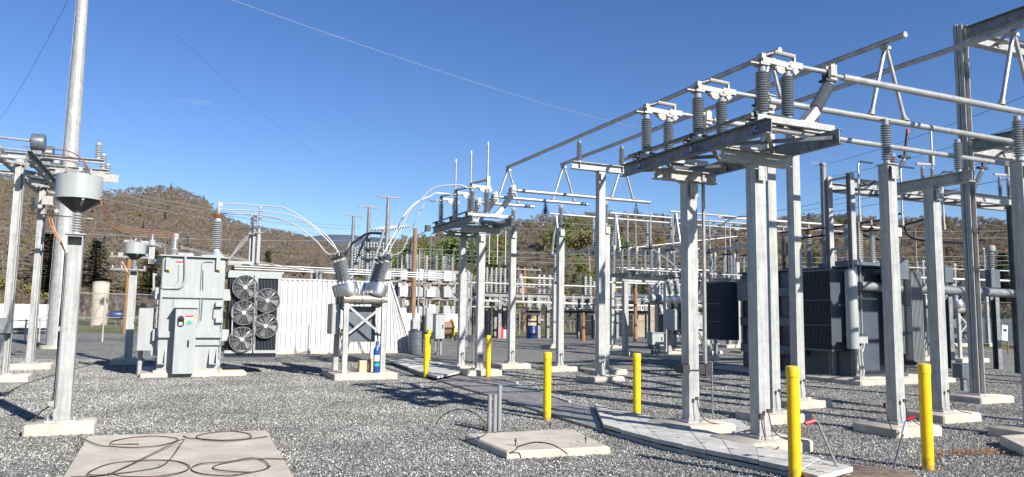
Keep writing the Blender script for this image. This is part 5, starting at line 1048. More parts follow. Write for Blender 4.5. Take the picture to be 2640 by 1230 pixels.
# small stuff in the far yard
c = gp(1298, 872); t = T('warning_box', 'white box with a red top on the gravel left of a far post', 'box', c); part(t, 'box', MB().bev(c, add(c, .55, .5, .55), .03), 'sign'); part(t, 'panel', MB().bev(add(c, -.4, 0, 0), add(c, -.02, .3, .7), .03), 'red')
c = gp(1372, 873); t = T('plastic_barrel', 'small dark blue barrel between far rack posts', 'barrel', c); part(t, 'body', MB().lathe([(.27, 0), (.3, .1), (.3, .3), (.32, .33), (.3, .36), (.3, .7), (.27, .8)], c, n=18), 'blued'); part(t, 'lid', MB().lathe([(.25, .8), (.25, .83), (.001, .84)], c, n=18), 'blued')
c = gp(1146, 873); t = T('cable_reel', 'yellow brown cable reel behind the tall grey cabinet', 'cable reel', c); part(t, 'flange', MB().lathe([(.6, 0), (.6, .06)], (c[0]-.4, c[1], c[2]+.6), (1, 0, .0), 24), 'wood2'); part(t, 'flange', MB().lathe([(.6, 0), (.6, .06)], (c[0]+.4, c[1], c[2]+.6), (1, 0, 0), 24), 'yel'); part(t, 'drum', MB().tube((c[0]-.35, c[1], c[2]+.6), (c[0]+.4, c[1], c[2]+.6), .42, 20), 'wood')
# ================================================================ POLES AND WIRES
def wpole(u, v, ut, vt, label, r=.16, m='wood', arm=None, extra=None, Y=None):
    p = gp(u, v) if Y is None else pY(u, v, Y); z1 = topz(p, vt); t = T('utility_pole', label, 'utility pole', p, 'wooden utility poles'); part(t, 'shaft', MB().lathe([(r, 0), (r*.75, z1-p[2])], p, n=12), m)
    if arm:
        for dz, L in arm: part(t, 'crossarm', MB().box((p[0], p[1]-.15, z1-dz), (L, .1, .12)), 'galvw'); [part(t, 'pin_insulator', MB().lathe([(.05, 0), (.09, .05), (.04, .1), (.07, .16), (.02, .2)], (p[0]+L*s, p[1]-.15, z1-dz+.06), n=8), 'porcw') for s in (-.45, -.2, .2, .45)]
    return t, p, z1
t, p, z1 = wpole(1063, 873, 0, 589, 'tall wooden pole with a lamp at its top, left of the farther switch', .17)
part(t, 'flood_lamp', MB().box((p[0]+.75, p[1]-.1, z1+.05), (.3, .3, .35)).beam((p[0], p[1], z1-.5), (p[0]+.7, p[1]-.1, z1-.1), .05, .05), 'blackm'); part(t, 'meter_box', MB().bev((p[0]-.1, p[1]-.4, topz(p, 848)), (p[0]+.35, p[1]-.17, topz(p, 820)), .02), 'paint'); part(t, 'steel_riser', MB().tube((p[0]+.3, p[1], p[2]), (p[0]+.3, p[1], z1-1.2), .06, 6), 'galv2')
wpole(320, 870, 0, 655, 'orange wooden pole behind the drum reactor left of the transformer', .16, 'wood2', [(.2, 2.2), (1.0, 2.0)], Y=48)
wpole(1503, 880, 0, 806, 'short orange wooden post between far rack posts', .13, 'wood2'); wpole(1350, 852, 0, 690, 'far wooden pole with white cross arms behind the rack', .2, 'wood2', [(.2, 3.6), (1.9, 2.2)], Y=75); wpole(1638, 880, 0, 740, 'orange wooden pole left of the tan building', .12, 'wood2')
# dead end structure with three tall poles
t = T('dead_end_structure', 'three tall pale poles with dark curved beam and insulator strings, behind the breaker', 'steel structure', pY(960, 735, 62))
DE = []
for u, v, ux, dY in ((905, 556, 4, 70), (945, 534, 5, 64), (994, 508, 6, 58)):
    b = pY(u, 735, dY); x = topz(b, v); DE.append((b, x)); part(t, 'pole', MB().lathe([(.26, 0), (.12, x-b[2])], (b[0], b[1], b[2]), n=10), 'galv2'); part(t, 'leg', MB().tube((b[0]-1.7, b[1]-1, b[2]), (b[0]-.25, b[1], b[2]+(x-b[2])*.62), .15, 8, .11), 'galv2'); part(t, 'head_arm', MB().box((b[0], b[1], x), (1.8, .15, .1)), 'galvw')
zz = [topz(DE[0][0], 618), topz(DE[1][0], 602), topz(DE[2][0], 603)]
A_, B_, C_ = [(d[0][0], d[0][1], z) for d, z in zip(DE, zz)]; A_ = add(A_, 0, 0, -.3)
part(t, 'curved_beam', MB().path(spline([A_, add(A_, *(Vector(B_)-Vector(A_))*.35), B_, C_], 6), .11, 8), 'blackm')
for k in range(13):
    c = lerp(A_, B_, k/6) if k < 7 else lerp(B_, C_, (k-6)/6); r1 = part(t, 'insulator_string', MB().lathe(insprof(2.6, .11, 10, .1, .3), add(c, .2, -.3, -3.0), n=8), 'porcw')
for k in range(6): c = lerp(B_, C_, k/6); part(t, 'insulator_string', MB().lathe(insprof(1.8, .16, 8, .1, .3), add(c, .2, -.2, .3), (1, -.6, .2), n=8), 'porcw')
def wire(label, a, b, sag, r=.012, m='wire', n=14, grp='overhead wires'):
    P = []
    for i in range(n+1):
        s = i/n; q = lerp(a, b, s); P.append((q[0], q[1], q[2]-sag*4*s*(1-s)))
    return single('overhead_wire', label, 'wire', MB().path(P, r, 4), m, grp, None, P[0])
wire('long pale wire from the top edge down across the sky to the right hill', pY(590, -3, 35), pY(1640, 328, 90), .5, .011, 'cable')
wire('faint wire crossing the sky left of the picture middle', pY(455, 90, 60), pY(820, 400, 130), .6, .012, 'greycab')
wire('faint dark wire at the top left behind the tall pole', pY(175, 0, 40), pY(-10, 320, 60), .5, .012, 'greycab')
for i, (v0, v1) in enumerate(((486, 582), (497, 590), (515, 606))): wire('wire of three descending over the left hill, %s' % ('upper', 'middle', 'lower')[i], pY(270, v0-2, 30), pY(930, v1, 68), .4, .014)
wire('low wire with pale beads crossing level behind the transformer', pY(-10, 588, 34), pY(935, 618, 66), .3, .016)
for i, v in enumerate((645, 658, 669)): wire('level wire in front of the woods across the middle, %s of three' % ('upper', 'middle', 'lower')[i], pY(1000, v-8, 75), pY(2700, v+12, 75), .6, .022, 'wire')
for i, v in enumerate((572, 590)): wire('higher level wire in front of the woods in the middle, %s' % ('upper', 'lower')[i], pY(1340, v-1, 85), pY(2700, v+22, 85), .5, .022)
for i, (u0, v0, u1, v1) in enumerate(((2100, 430, 2700, 225), (2100, 462, 2700, 300), (2060, 545, 2700, 375), (1900, 560, 2640, 390), (1750, 600, 2700, 440))): wire('thin dark wire rising to the right behind the gantry, number %s from the top' % ('one', 'two', 'three', 'four', 'five')[i], pY(u0, v0, 60), pY(u1, v1, 30), .3, .012, 'blackcab', grp='dark wires behind the gantry')
for i, (P) in enumerate((((2060, 615), (2200, 598), (2290, 590), (2420, 555)), ((2010, 600), (2150, 585), (2265, 568), (2330, 548)), ((2215, 570), (2225, 605), (2290, 622)), ((2328, 575), (2345, 610), (2400, 622), (2520, 628)))): pcable('thick black sagging cable over the dark transformer, %s' % ('long lower one', 'short upper one', 'left drop loop', 'right drop loop')[i], list(P), 24, 22, .03, 'blackcab', 'black sagging cables')
pcable('pale jumper curving down from the upper far bus', [(1960, 560), (1900, 560), (1850, 590), (1800, 660), (1790, 700)], 33, 30, .03, 'blackcab', 'jumpers of the far bay')
pcable('white jumper sloping to the middle far switch', [(1662, 628), (1720, 670), (1765, 710)], 33, 30, .03, 'cable', 'jumpers of the far bay')
for i in range(2): pcable('pale wire pair from the transformer lid to the right, %s' % ('upper', 'lower')[i], [(468, 636+4*i), (560, 655+4*i), (760, 690+3*i), (880, 700+3*i)], 21, 40, .014, 'cable', 'pale wires behind the transformer')
# ================================================================ MESH FENCES
def meshfence(u0, v0, u1, v1, h, label, n=6, wires=True, Y=None):
    p, q = (gp(u0, v0), gp(u1, v1)) if Y is None else (pY(u0, v0, Y[0]), pY(u1, v1, Y[1])); t = T('mesh_fence', label, 'fence', p, 'chain link fences')
    for k in range(n+1): c = lerp(p, q, k/n); part(t, 'post', MB().tube(add(c, dz=-.2), add(c, dz=h+.05), .035, 8), 'galv')
    part(t, 'rail', MB().tube(add(p, dz=h), add(q, dz=h), .022, 6), 'galv'); part(t, 'rail', MB().tube(add(p, dz=h*.5), add(q, dz=h*.5), .022, 6), 'galv')
    if wires:
        L = (Vector(q)-Vector(p)).length; N = int(L/.11); mb = MB(); k = h/L
        for i in range(-int(h/.11), N):
            for s in (1, -1):
                t0 = max(0, i*.11/L); t1 = min(1, (i*.11+h)/L)
                if t1 <= t0: continue
                z0_ = (t0*L-i*.11); z1_ = (t1*L-i*.11); a_, b_ = lerp(p, q, t0), lerp(p, q, t1); a_ = add(a_, dz=z0_ if s > 0 else h-z0_); b_ = add(b_, dz=z1_ if s > 0 else h-z1_)
                w = .005; mb.add([add(a_, dz=-w), add(a_, dz=w), add(b_, dz=w), add(b_, dz=-w)], [(0, 1, 2, 3)])
        part(t, 'mesh', mb, 'galv2')
meshfence(-60, 890, 135, 878, 1.0, 'low mesh fence in front of the white trailer', 5)
meshfence(190, 886, 330, 878, 2.3, 'mesh fence left of the transformer by the rusty tank', 2); meshfence(330, 882, 400, 876, 2.3, 'mesh fence glimpsed behind the transformer side cabinet', 1)
meshfence(1240, 860, 2050, 868, 2.1, 'long far mesh fence behind the racks', 14, True, (62, 52)); meshfence(2380, 872, 2760, 885, 2.1, 'mesh fence at far right behind the breaker', 4, True, (44, 40))
# ================================================================ BUILDINGS
def building(u0, u1, v0, ve, vr, Y, D, wall, roof, label, wins=(), ridge='b', name='building', cat='building', wm='glass'):
    a, b = pY(u0, v0, Y), pY(u1, v0, Y); aa = a[1]; b = pa(u1, v0, aa); zl = gz(a)-.4; ze, zr = pa(u0, ve, aa)[2], pa(u0, vr, aa)[2]
    t = T(name, label, cat, (a[0], aa, zl)); part(t, 'wall', MB().bx((a[0], aa, zl), (b[0], aa+D, ze)), wall)
    e = .35; part(t, 'roof', MB().prism([(aa-e, ze-.05), (aa+D/2, zr), (aa+D+e, ze-.05), (aa+D+e, ze+.1), (aa+D/2, zr+.17), (aa-e, ze+.1)], 0, a[0]-e, b[0]+e) if ridge == 'b' else MB().prism([(a[0]-e, ze-.05), ((a[0]+b[0])/2, zr), (b[0]+e, ze-.05), (b[0]+e, ze+.1), ((a[0]+b[0])/2, zr+.17), (a[0]-e, ze+.1)], 1, aa-e, aa+D+e), roof)
    for (x0, y0, x1, y1) in wins:
        p, q = pa(x0, y0, aa), pa(x1, y1, aa); w = part(t, 'window', MB().bx((p[0], aa-.04, q[2]), (q[0], aa-.003, p[2])), 'sign'); part(w, 'pane', MB().bx((p[0]+.1, aa-.06, q[2]+.1), ((p[0]+q[0])/2-.04, aa-.045, p[2]-.1)).bx(((p[0]+q[0])/2+.04, aa-.06, q[2]+.1), (q[0]-.1, aa-.045, p[2]-.1)), wm)
    return t
building(1632, 1815, 862, 778, 758, 58, 9, 'tan', 'roofb', 'tan sided building with blue grey roof and windows, behind the middle', [(1652, 783, 1666, 802), (1686, 783, 1700, 802), (1705, 783, 1717, 802), (1722, 783, 1735, 802), (1750, 783, 1763, 802)])
building(1596, 1629, 862, 772, 765, 60, 6, 'darkwall', 'roofd', 'dark shed end left of the tan building')
building(1080, 1200, 790, 748, 741, 130, 12, 'roofd', 'roofd', 'low dark roofed building behind the switch racks')
building(1040, 1135, 760, 722, 709, 170, 12, 'brick', 'brick', 'brick building above the dark roofed one')
building(1050, 1115, 718, 706, 690, 190, 14, 'darkwall', 'roofb', 'building with pale grey hipped roof at the foot of the hill')
building(1368, 1392, 856, 826, 816, 95, 4, 'timber', 'timber', 'small timber shed seen under the rack', name='shed', cat='shed'); building(1010, 1062, 868, 842, 830, 70, 6, 'white', 'roofb', 'small white building just past the wall end')
b = pY(1033, 772, 110); t = T('church_steeple', 'small white pointed steeple above the switch racks', 'steeple', b); part(t, 'tower', MB().bx((b[0]-1, b[1]-1, b[2]-4), (b[0]+1, b[1]+1, b[2]+1.7)), 'sign'); part(t, 'spire', MB().lathe([(1.25, 1.7), (.55, 3.2), (.1, 4.2), (.03, 6.5)], b, n=8, smooth=False), 'sign'); part(t, 'louvre', MB().bx((b[0]-.4, b[1]-1.05, b[2]+.2), (b[0]+.4, b[1]-1.01, b[2]+1)), 'brick')
# rusty tank and coloured bits at left
b = pY(255, 815, 75); t = T('storage_tank', 'rusty white upright tank beyond the mesh fence at left', 'tank', (b[0], b[1], b[2]-1.5)); z1 = topz(b, 729); part(t, 'shell', MB().lathe([(.78*1, 0), (.78, z1-b[2]+1.5)], (b[0], b[1], b[2]-1.5), n=28), 'rust'); part(t, 'roof', MB().lathe([(.8, 0), (.5, .12), (.001, .16)], (b[0], b[1], z1), n=28), 'rust')
b = pY(283, 812, 60); t = T('plastic_drum', 'blue plastic drum lying beside the rusty tank', 'drum', b); part(t, 'body', MB().lathe([(.3, 0), (.36, .1), (.36, .9), (.3, 1)], b, (1, .1, 0), 16), 'blued'); part(t, 'cap', MB().lathe([(.29, 1.0), (.25, 1.04)], b, (1, .1, 0), 16), 'sign')
# billboard-like grey banner and notice at far right
a_, b_ = pY(2378, 852, 46), pY(2620, 860, 46); b_ = pa(2560, 860, a_[1]); zt_, zl_ = pa(2450, 820, a_[1])[2], pa(2450, 885, a_[1])[2]
t = T('banner_wall', 'low blue grey panel with two large blue letter shapes, at far right behind the posts', 'banner', (a_[0], a_[1], zl_)); part(t, 'panel', MB().bx((a_[0], a_[1], zl_), (b_[0]+3, a_[1]+.08, zt_)), 'finb'); text(t, 'letter', 'G', (pa(2418, 872, a_[1])[0], a_[1]-.02, pa(2418, 874, a_[1])[2]), 1.7, 'bluel'); text(t, 'letter', 'L', (pa(2392, 872, a_[1])[0], a_[1]-.02, pa(2392, 874, a_[1])[2]), 1.7, 'bluel')
k = pY(2590, 858, 36); t = T('notice_board', 'tilted white notice with blue lines beside the right breaker', 'sign', (k[0], k[1], gz(k))); R_m = Matrix.Rotation(.12, 3, 'Y'); part(t, 'board', MB().box(k, (.42, .02, .72), R=R_m), 'sign'); part(t, 'stripe', MB().box((k[0]+.02, k[1]-.014, k[2]+.12), (.26, .004, .12), R=R_m), 'bluel'); part(t, 'stripe', MB().box((k[0]-.06, k[1]-.014, k[2]-.15), (.03, .004, .3), R=R_m).box((k[0]+.06, k[1]-.014, k[2]-.15), (.03, .004, .3), R=R_m), 'bluel'); part(t, 'stake', MB().beam((k[0]+.25, k[1]+.04, gz(k)), (k[0]+.23, k[1]+.04, k[2]+.3), .04, .04), 'wood')
# ================================================================ TREES ONE CAN TELL APART
def tree(name, label, cat, u, v, vt, Y, kind, seed, grp, wide=1, tw=1600):
    b = pY(u, v, Y); z1 = topz(b, vt); h = z1-b[2]; tr, lv = treemesh(seed, {'ever': 'conifer', 'green': 'leaf', 'olive': 'leaf', 'bare': 'bare', 'bud': 'bare'}[kind], 12, tw); s = h/12
    t = T(name, label, cat, b, grp)
    for mb in (tr, lv): mb.v = [(b[0]+x*s*wide, b[1]+y*s*wide, b[2]+z*s) for x, y, z in mb.v]
    part(t, 'trunk', tr, 'bark'); part(t, 'crown', lv, {'ever': 'ever', 'green': 'green', 'olive': 'olive', 'bare': 'twig', 'bud': 'twig2'}[kind])
for i, a_ in enumerate((('evergreen_tree', 'dark evergreen right of the nearest left post', 'tree', 238, 790, 618, 85, 'ever', 1, None, 2.3), ('evergreen_tree', 'broad dark evergreen between the two left posts', 'tree', 118, 800, 600, 95, 'ever', 2, None, 2.7), ('evergreen_tree', 'dark evergreen partly hidden by the drum post left of the transformer', 'tree', 385, 790, 640, 80, 'ever', 3, None, 2.2), ('leafy_tree', 'yellow green tree at the far left edge', 'tree', 30, 800, 680, 80, 'olive', 4, None, 1.2), ('leafy_tree', 'olive tree left of the near drum post', 'tree', 95, 805, 715, 75, 'olive', 5, None, 1.3), ('conifer_tree', 'lone conifer standing on the ridge above the leftmost single posts', 'tree', 1406, 556, 514, 470, 'ever', 6, None, 1.2), ('conifer_tree', 'second dark conifer on the ridge behind the right single post insulator', 'tree', 1640, 560, 524, 480, 'ever', 7, None, 1.3), ('pine_tree', 'dark pine at the far right right of the gantry column', 'tree', 2590, 800, 650, 110, 'ever', 8, None, 2.2), ('leafy_tree', 'bright green tree at the foot of the hill left of the wood pole', 'tree', 1030, 735, 625, 170, 'green', 9, None, 1.4), ('leafy_tree', 'fresh green tree right of the lamp pole', 'tree', 1135, 735, 612, 175, 'green', 10, None, 1.5), ('leafy_tree', 'green tree behind the middle single post', 'tree', 1455, 690, 570, 230, 'green', 11, None, 1.3), ('leafy_tree', 'spreading green tree behind the tall tee support', 'tree', 1520, 700, 575, 240, 'olive', 12, None, 1.4), ('bare_tree', 'pale bare tree behind the far rack at left', 'tree', 1335, 790, 610, 120, 'bare', 13, None, 1.2), ('bare_tree', 'bare tree left of the breaker bushings above the white wall', 'tree', 830, 760, 640, 120, 'bare', 14, None, 1.3), ('bare_tree', 'bare brown tree above the left part of the white wall', 'tree', 755, 760, 635, 115, 'bud', 15, None, 1.3), ('bare_tree', 'reddish bare tree right of the wood pole', 'tree', 1200, 770, 650, 130, 'bud', 16, None, 1.3), ('bare_tree', 'dark bare tree right of the tan building', 'tree', 1850, 800, 640, 120, 'bare', 17, None, 1.3))): tree(*a_)
for i, (u, vt, Y, k, w) in enumerate(((1005, 632, 160, 'green', 1.2), (1062, 618, 185, 'green', 1.4), (1095, 640, 150, 'olive', 1.3), (1165, 600, 200, 'green', 1.5), (1222, 640, 180, 'olive', 1.2), (1262, 625, 210, 'green', 1.2), (1448, 545, 300, 'green', 1.3), (1560, 560, 310, 'green', 1.3))):
    tree('leafy_tree', ('fresh green tree just right of the breaker conductors', 'tall green tree behind the wood pole', 'olive tree over the brick building', 'broad green tree left of the farther switch posts', 'olive tree between the farther switch posts', 'green tree right of the farther switch posts', 'green tree high on the slope behind the middle single post', 'green tree high on the slope right of the tall tee support')[i], 'tree', u, 745 if Y < 220 else 650, vt, Y, k, 40+i, None, w, 4200)
# extra equipment that fills the back of the yard
r = random.Random(21)
NM = ('just left of the near switch post', 'right of the far tan building', 'behind the middle far switch', 'behind the near switch posts', 'left of the dark transformer', 'behind the dark transformer bushings', 'behind the ladder braced column', 'right of the hollow topped post', 'between the right tee post and gantry', 'right of the gantry column', 'near the right picture edge', 'beside the right breaker')
for i, (u, v, vt, L, m) in enumerate(((1768, 880, 668, 1.3, 'porc'), (1800, 878, 640, 1.5, 'porcw'), (1700, 880, 690, 1.2, 'porcw'), (1838, 885, 655, 1.5, 'porc'), (1880, 888, 640, 1.4, 'porcd'), (1903, 888, 590, 1.8, 'porcd'), (2160, 885, 640, 1.4, 'porcw'), (2388, 880, 672, 1.5, 'porcw'), (2470, 885, 680, 1.4, 'porcw'), (2548, 885, 640, 1.5, 'porc'), (2632, 890, 650, 1.6, 'porc'), (2450, 885, 700, 1.2, 'porcw'))):
    p = gp(u, v, .16); zt = topz(p, vt); t = T('bus_support_post', 'background post with tall insulator %s' % NM[i], 'steel post', p, 'background insulator posts'); footing(t, p); steelpost(t, p, p[2]+.16, zt-L, .2, 'galv' if i % 2 else 'galvw'); ins(t, at(p, zt-L+.02), L-.1, .09, 15, m); part(t, 'terminal', MB().box(at(p, zt-.03), (.3, .1, .08)), 'cast')
for i, (u, v, vt) in enumerate(((1758, 880, 530), (1874, 882, 535), (2372, 880, 590), (1640, 878, 532), (2315, 870, 600), (1990, 870, 560))):
    p = gp(u, v); t = T('lightning_rod_post', 'slim pale rod standing %s' % ('left of the near switch post', 'right of the near switch post', 'between the hollow topped post and right tee post', 'right of the right single post', 'just right of the hollow topped post', 'right of the white lit post')[i], 'rod', p, 'slim rods of the back yard'); zt = topz(p, vt); part(t, 'rod', MB().lathe([(.07, 0), (.06, (zt-p[2])*.5), (.035, (zt-p[2])*.5+.01), (.02, zt-p[2])], p, n=8), 'galv'); part(t, 'joint', MB().box((p[0], p[1], p[2]+(zt-p[2])*.5), (.2, .2, .3)), 'blackm')
for i, (u0, v0, u1, v1, Y, rr, m) in enumerate(((1560, 728, 1960, 742, 36, .045, 'alu'), (1590, 690, 1850, 698, 34, .03, 'cable'), (2330, 690, 2700, 702, 30, .035, 'galv2'), (1850, 560, 2300, 590, 38, .05, 'cable'), (2360, 716, 2700, 728, 33, .05, 'alu'), (1200, 728, 1620, 742, 46, .05, 'cable'), (1000, 742, 1260, 728, 48, .04, 'cable'), (1180, 790, 1640, 800, 50, .05, 'cable'), (1620, 640, 1900, 610, 34, .03, 'alu'))):
    a_ = pY(u0, v0, Y); b_ = pY(u1, v1, Y+1); bus_tube(a_, b_, 'thin background bus pipe %s' % ('low between the near switch posts', 'over the middle far switch base', 'crossing behind the right tee post', 'high above the dark transformer', 'lower one behind the gantry column', 'pale one over the far rack', 'pale one above the brick building', 'low pale one under the far rack beam', 'slanting behind the near switch post')[i], rr, 'background bus pipes', m, 8)
for i, (u, v) in enumerate(((1720, 900), (1790, 905), (2420, 905), (2330, 895), (1245, 868), (1565, 876))):
    c = gp(u, v); t = T('equipment_stand', 'small equipment stand with cabinet and three bushings %s' % ('left of the near switch post foot', 'right of the near switch post foot', 'behind the right tee post', 'behind the hollow topped post', 'behind the leftmost single post', 'left of the right single post')[i], 'equipment', c, 'small equipment stands at the back'); f = MB()
    for dx in (-.5, .5):
        for dy in (0, .8): f.beam((c[0]+dx, c[1]+dy, c[2]), (c[0]+dx, c[1]+dy, c[2]+2.2), .09, .09)
    f.beam((c[0]-.5, c[1], c[2]+.3), (c[0]+.5, c[1], c[2]+2), .05, .05).beam((c[0]+.5, c[1], c[2]+.3), (c[0]-.5, c[1], c[2]+2), .05, .05).box((c[0], c[1]+.4, c[2]+2.25), (1.4, 1, .1))
    part(t, 'frame', f, 'galv2'); part(t, 'cabinet', MB().bev((c[0]-.4, c[1]-.3, c[2]+.7), (c[0]+.3, c[1]+.1, c[2]+1.7), .03), 'paint' if i % 2 else 'paint2')
    part(t, 'tank', MB().tube((c[0]-.7, c[1]+.4, c[2]+2.5), (c[0]+.7, c[1]+.4, c[2]+2.5), .2, 14), 'paint')
    for k in (-.5, 0, .5): ins(t, (c[0]+k, c[1]+.4, c[2]+2.65), 1.1, .1, 11, 'porcw' if i % 2 else 'porc', (k*.5, 0, 1), 10, name='bushing')
for o in [o for o in COL.objects if o.get('category') in ('steel post', 'steel support', 'disconnect switch') and o.location.y < 30 and o.location.x > -3]:
    ps = [c for c in COL.objects if c.parent == o and c.name.startswith('post')]
    for c in ps:
        q = OFF[o]; vs_ = [v.co for v in c.data.vertices]; x0, x1, y0 = min(v.x for v in vs_)+q[0], max(v.x for v in vs_)+q[0], min(v.y for v in vs_)+q[1]; zb_ = min(v.z for v in vs_)+q[2]; zt_ = max(v.z for v in vs_)+q[2]
        xm = (x0+x1)/2
        part(o, 'ground_clamp', MB().box((xm, y0-.035, zb_+.34), (.05, .025, .05)).path(spline([(xm, y0-.04, zb_+.32), (xm+.03, y0-.07, zb_+.12), (xm+.1, y0-.16, zb_+.0), (xm+.22, y0-.3, zb_-.03)], 4), .008, 5), 'brcab')
        mb = MB()
        for dz in (.1, .22):
            for dx in (-.05, .05): mb.tube((xm+dx, y0-.035, zt_-dz), (xm+dx, y0-.028, zt_-dz), .011, 6)
        part(o, 'splice_plate', mb.box((xm, y0-.024, zt_-.16), (.15, .008, .2)), 'galv')
# dry leaves blown on the stones at right
mb = MB()
for (u, v, sx, n_) in ((2470, 1172, .5, 130), (2400, 1186, .25, 60), (2555, 1168, .4, 90), (2610, 1172, .3, 50)):
    c = gp(u, v)
    for _ in range(n_):
        x, y = c[0]+r.gauss(0, sx*.5), c[1]+r.gauss(0, sx*.25); a = r.uniform(0, 6.28); q = r.uniform(.012, .028); z = c[2]+.02+r.uniform(0, .015)
        mb.add([(x+math.cos(a+k*1.57)*q, y+math.sin(a+k*1.57)*q, z+r.uniform(-.006, .008)) for k in range(4)], [(0, 1, 2, 3)])
M['leaf'] = mat('dry brown leaves', (.26, .12, .04), .9, 0, .4, 30); single('dry_leaves', 'scattered dry brown leaves on the gravel right of the right bollard', 'leaves', mb, 'leaf', None, 'stuff', gp(2470, 1172))
# scrub in the middle distance
r = random.Random(9)
zfl = lambda u, R: ((u-CX)/F*R, gzw(0, 40)-.3)
pts = [(r.uniform(-200, 3000), r.uniform(66, 155), r.choice(('bare', 'bud', 'olive', 'bare', 'bud')), r.uniform(.18, .5)) for _ in range(620)]
forest('scrub', 'low brown scrub and saplings between the yard fence and the hills', zfl, pts)
pts = [(r.uniform(400, 2900), r.uniform(110, 170), r.choice(('bare', 'bud', 'bare', 'olive', 'ever')), r.uniform(.6, .95)) for _ in range(260)]
forest('tree_belt', 'belt of bare trees at the foot of the hill', zfl, pts)

# ================================================================ LOOSE STONES on the nearer gravel
def stone_source(seed):
    r = random.Random(seed); v = []; f = [(0, 2, 4), (2, 1, 4), (1, 3, 4), (3, 0, 4), (2, 0, 5), (1, 2, 5), (3, 1, 5), (0, 3, 5)]
    for p in ((1, 0, 0), (-1, 0, 0), (0, 1, 0), (0, -1, 0), (0, 0, .7), (0, 0, -.6)): v.append(tuple(c*r.uniform(.75, 1.25)+r.uniform(-.22, .22) for c in p))
    me = bpy.data.meshes.new('stone'); me.from_pydata(v, [], f); me.materials.append(M['stone']); return bpy.data.objects.new('stone', me)
m = bpy.data.materials.new('single stones'); m.use_nodes = True; n = m.node_tree; b = n.nodes['Principled BSDF']; b.inputs['Roughness'].default_value = .9; b.inputs['Specular IOR Level'].default_value = .12
oi = n.nodes.new('ShaderNodeObjectInfo'); cr = n.nodes.new('ShaderNodeValToRGB'); n.links.new(oi.outputs['Random'], cr.inputs[0])
no = n.nodes.new('ShaderNodeTexNoise'); no.inputs['Scale'].default_value = .7; no.inputs['Detail'].default_value = 4; n.links.new(oi.outputs['Location'], no.inputs['Vector'])
mr = n.nodes.new('ShaderNodeMapRange'); mr.inputs[1].default_value = .32; mr.inputs[2].default_value = .66; mr.inputs[3].default_value = .72; mr.inputs[4].default_value = 1.2; n.links.new(no.outputs['Fac'], mr.inputs[0])
mu = n.nodes.new('ShaderNodeMix'); mu.data_type = 'RGBA'; mu.blend_type = 'MULTIPLY'; mu.inputs[0].default_value = 1; n.links.new(cr.outputs[0], mu.inputs[6]); n.links.new(mr.outputs[0], mu.inputs[7]); n.links.new(mu.outputs[2], b.inputs['Base Color'])
e = cr.color_ramp.elements; e[0].color = (.085, .083, .078, 1); e[1].color = (.62, .605, .56, 1); x = e.new(.4); x.color = (.22, .216, .202, 1); x = e.new(.8); x.color = (.37, .362, .335, 1)
M['stone'] = m
def inside(poly, x, y):
    c = False; j = len(poly)-1
    for i in range(len(poly)):
        xi, yi = poly[i][0], poly[i][1]; xj, yj = poly[j][0], poly[j][1]
        if (yi > y) != (yj > y) and x < (xj-xi)*(y-yi)/(yj-yi+1e-9)+xi: c = not c
        j = i
    return c
rng = np.random.RandomState(4); N0 = 620000
Ys = 6.2+rng.rand(N0)**.62*19; Xs = (rng.rand(N0)*2-1)*.72*Ys
keep = rng.rand(N0) < np.clip(1.25-(Ys-8)/26, .15, 1); Xs, Ys = Xs[keep], Ys[keep]
gx = Xs*cT+Ys*sT; gy = -Xs*sT+Ys*cT
polys = [[(p[0], p[1]) for p in PA], [(p[0], p[1]) for p in PB]]
out = np.zeros(len(Xs), bool); lift_ = np.zeros(len(Xs))
tr = [(p[0], p[1]) for p in L_]+[(p[0], p[1]) for p in reversed(R__)]; polys.append(tr)
for o in [o for o in COL.objects if o.name.startswith('footing') and o.type == 'MESH']:
    q = OFF[o.parent]; vs_ = [v.co for v in o.data.vertices]; x0, x1, y0, y1 = min(v.x for v in vs_)+q[0], max(v.x for v in vs_)+q[0], min(v.y for v in vs_)+q[1], max(v.y for v in vs_)+q[1]
    out |= (gx > x0) & (gx < x1) & (gy > y0) & (gy < y1)
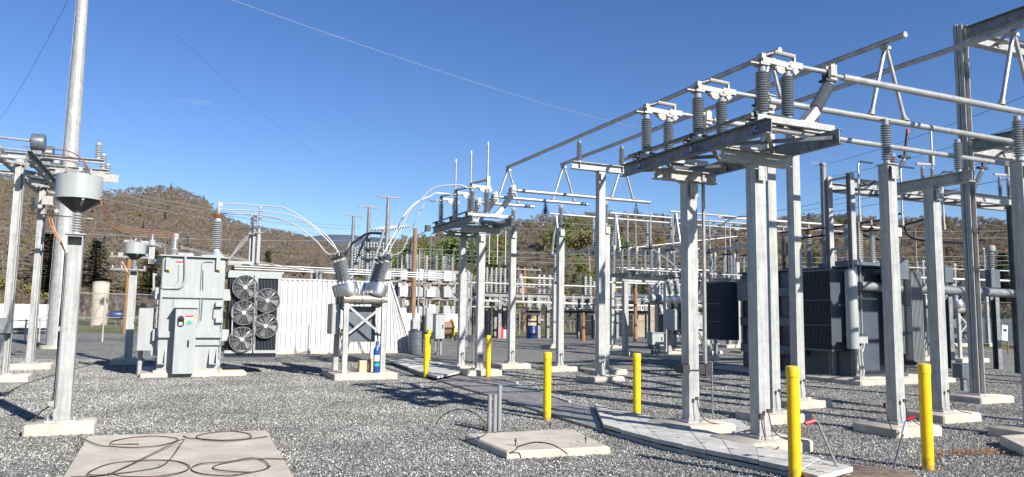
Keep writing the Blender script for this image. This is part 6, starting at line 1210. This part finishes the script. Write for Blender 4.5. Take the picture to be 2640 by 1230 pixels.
for poly in polys:
    bx0, bx1, by0, by1 = min(p[0] for p in poly), max(p[0] for p in poly), min(p[1] for p in poly), max(p[1] for p in poly)
    for i in np.nonzero((gx > bx0) & (gx < bx1) & (gy > by0) & (gy < by1))[0]:
        if inside(poly, gx[i], gy[i]):
            if poly is not tr and rng.rand() < .004: lift_[i] = zA+.0 if poly is polys[0] else zB2
            else: out[i] = True
Xs, Ys, lift_ = Xs[~out], Ys[~out], lift_[~out]; n_ = len(Xs)
zs = .012*np.clip(Ys-12, 0, 34)+rng.rand(n_)*.012+.002; zs = np.where(lift_ > 0, lift_+.006, zs)
me = bpy.data.meshes.new('gravel_stones'); me.vertices.add(n_); me.vertices.foreach_set('co', np.stack([Xs, Ys, zs], 1).astype(np.float32).ravel())
rot = (rng.rand(n_, 3)*6.28).astype(np.float32); a_ = me.attributes.new('rot', 'FLOAT_VECTOR', 'POINT'); a_.data.foreach_set('vector', rot.ravel())
sc_ = (.0062+rng.rand(n_)**2*.0098).astype(np.float32); a_ = me.attributes.new('sc', 'FLOAT', 'POINT'); a_.data.foreach_set('value', sc_)
go_ = bpy.data.objects.new('gravel_stones', me); COL.objects.link(go_); props(go_, 'loose crushed grey stones covering the near part of the yard', None, None, 'stuff'); go_['category'] = 'gravel'
ng = bpy.data.node_groups.new('stones', 'GeometryNodeTree'); ng.interface.new_socket('Geometry', in_out='INPUT', socket_type='NodeSocketGeometry'); ng.interface.new_socket('Geometry', in_out='OUTPUT', socket_type='NodeSocketGeometry')
Nn = ng.nodes; L = ng.links.new; gi = Nn.new('NodeGroupInput'); go = Nn.new('NodeGroupOutput')
oi = Nn.new('GeometryNodeObjectInfo'); oi.inputs[0].default_value = stone_source(3); oi.inputs[1].default_value = True
ip = Nn.new('GeometryNodeInstanceOnPoints'); L(gi.outputs[0], ip.inputs['Points']); L(oi.outputs['Geometry'], ip.inputs['Instance'])
for nm, tp, inp in (('rot', 'FLOAT_VECTOR', 'Rotation'), ('sc', 'FLOAT', 'Scale')):
    q = Nn.new('GeometryNodeInputNamedAttribute'); q.data_type = tp; q.inputs[0].default_value = nm; L(q.outputs[0], ip.inputs[inp])
L(ip.outputs[0], go.inputs[0]); md = go_.modifiers.new('scatter', 'NODES'); md.node_group = ng
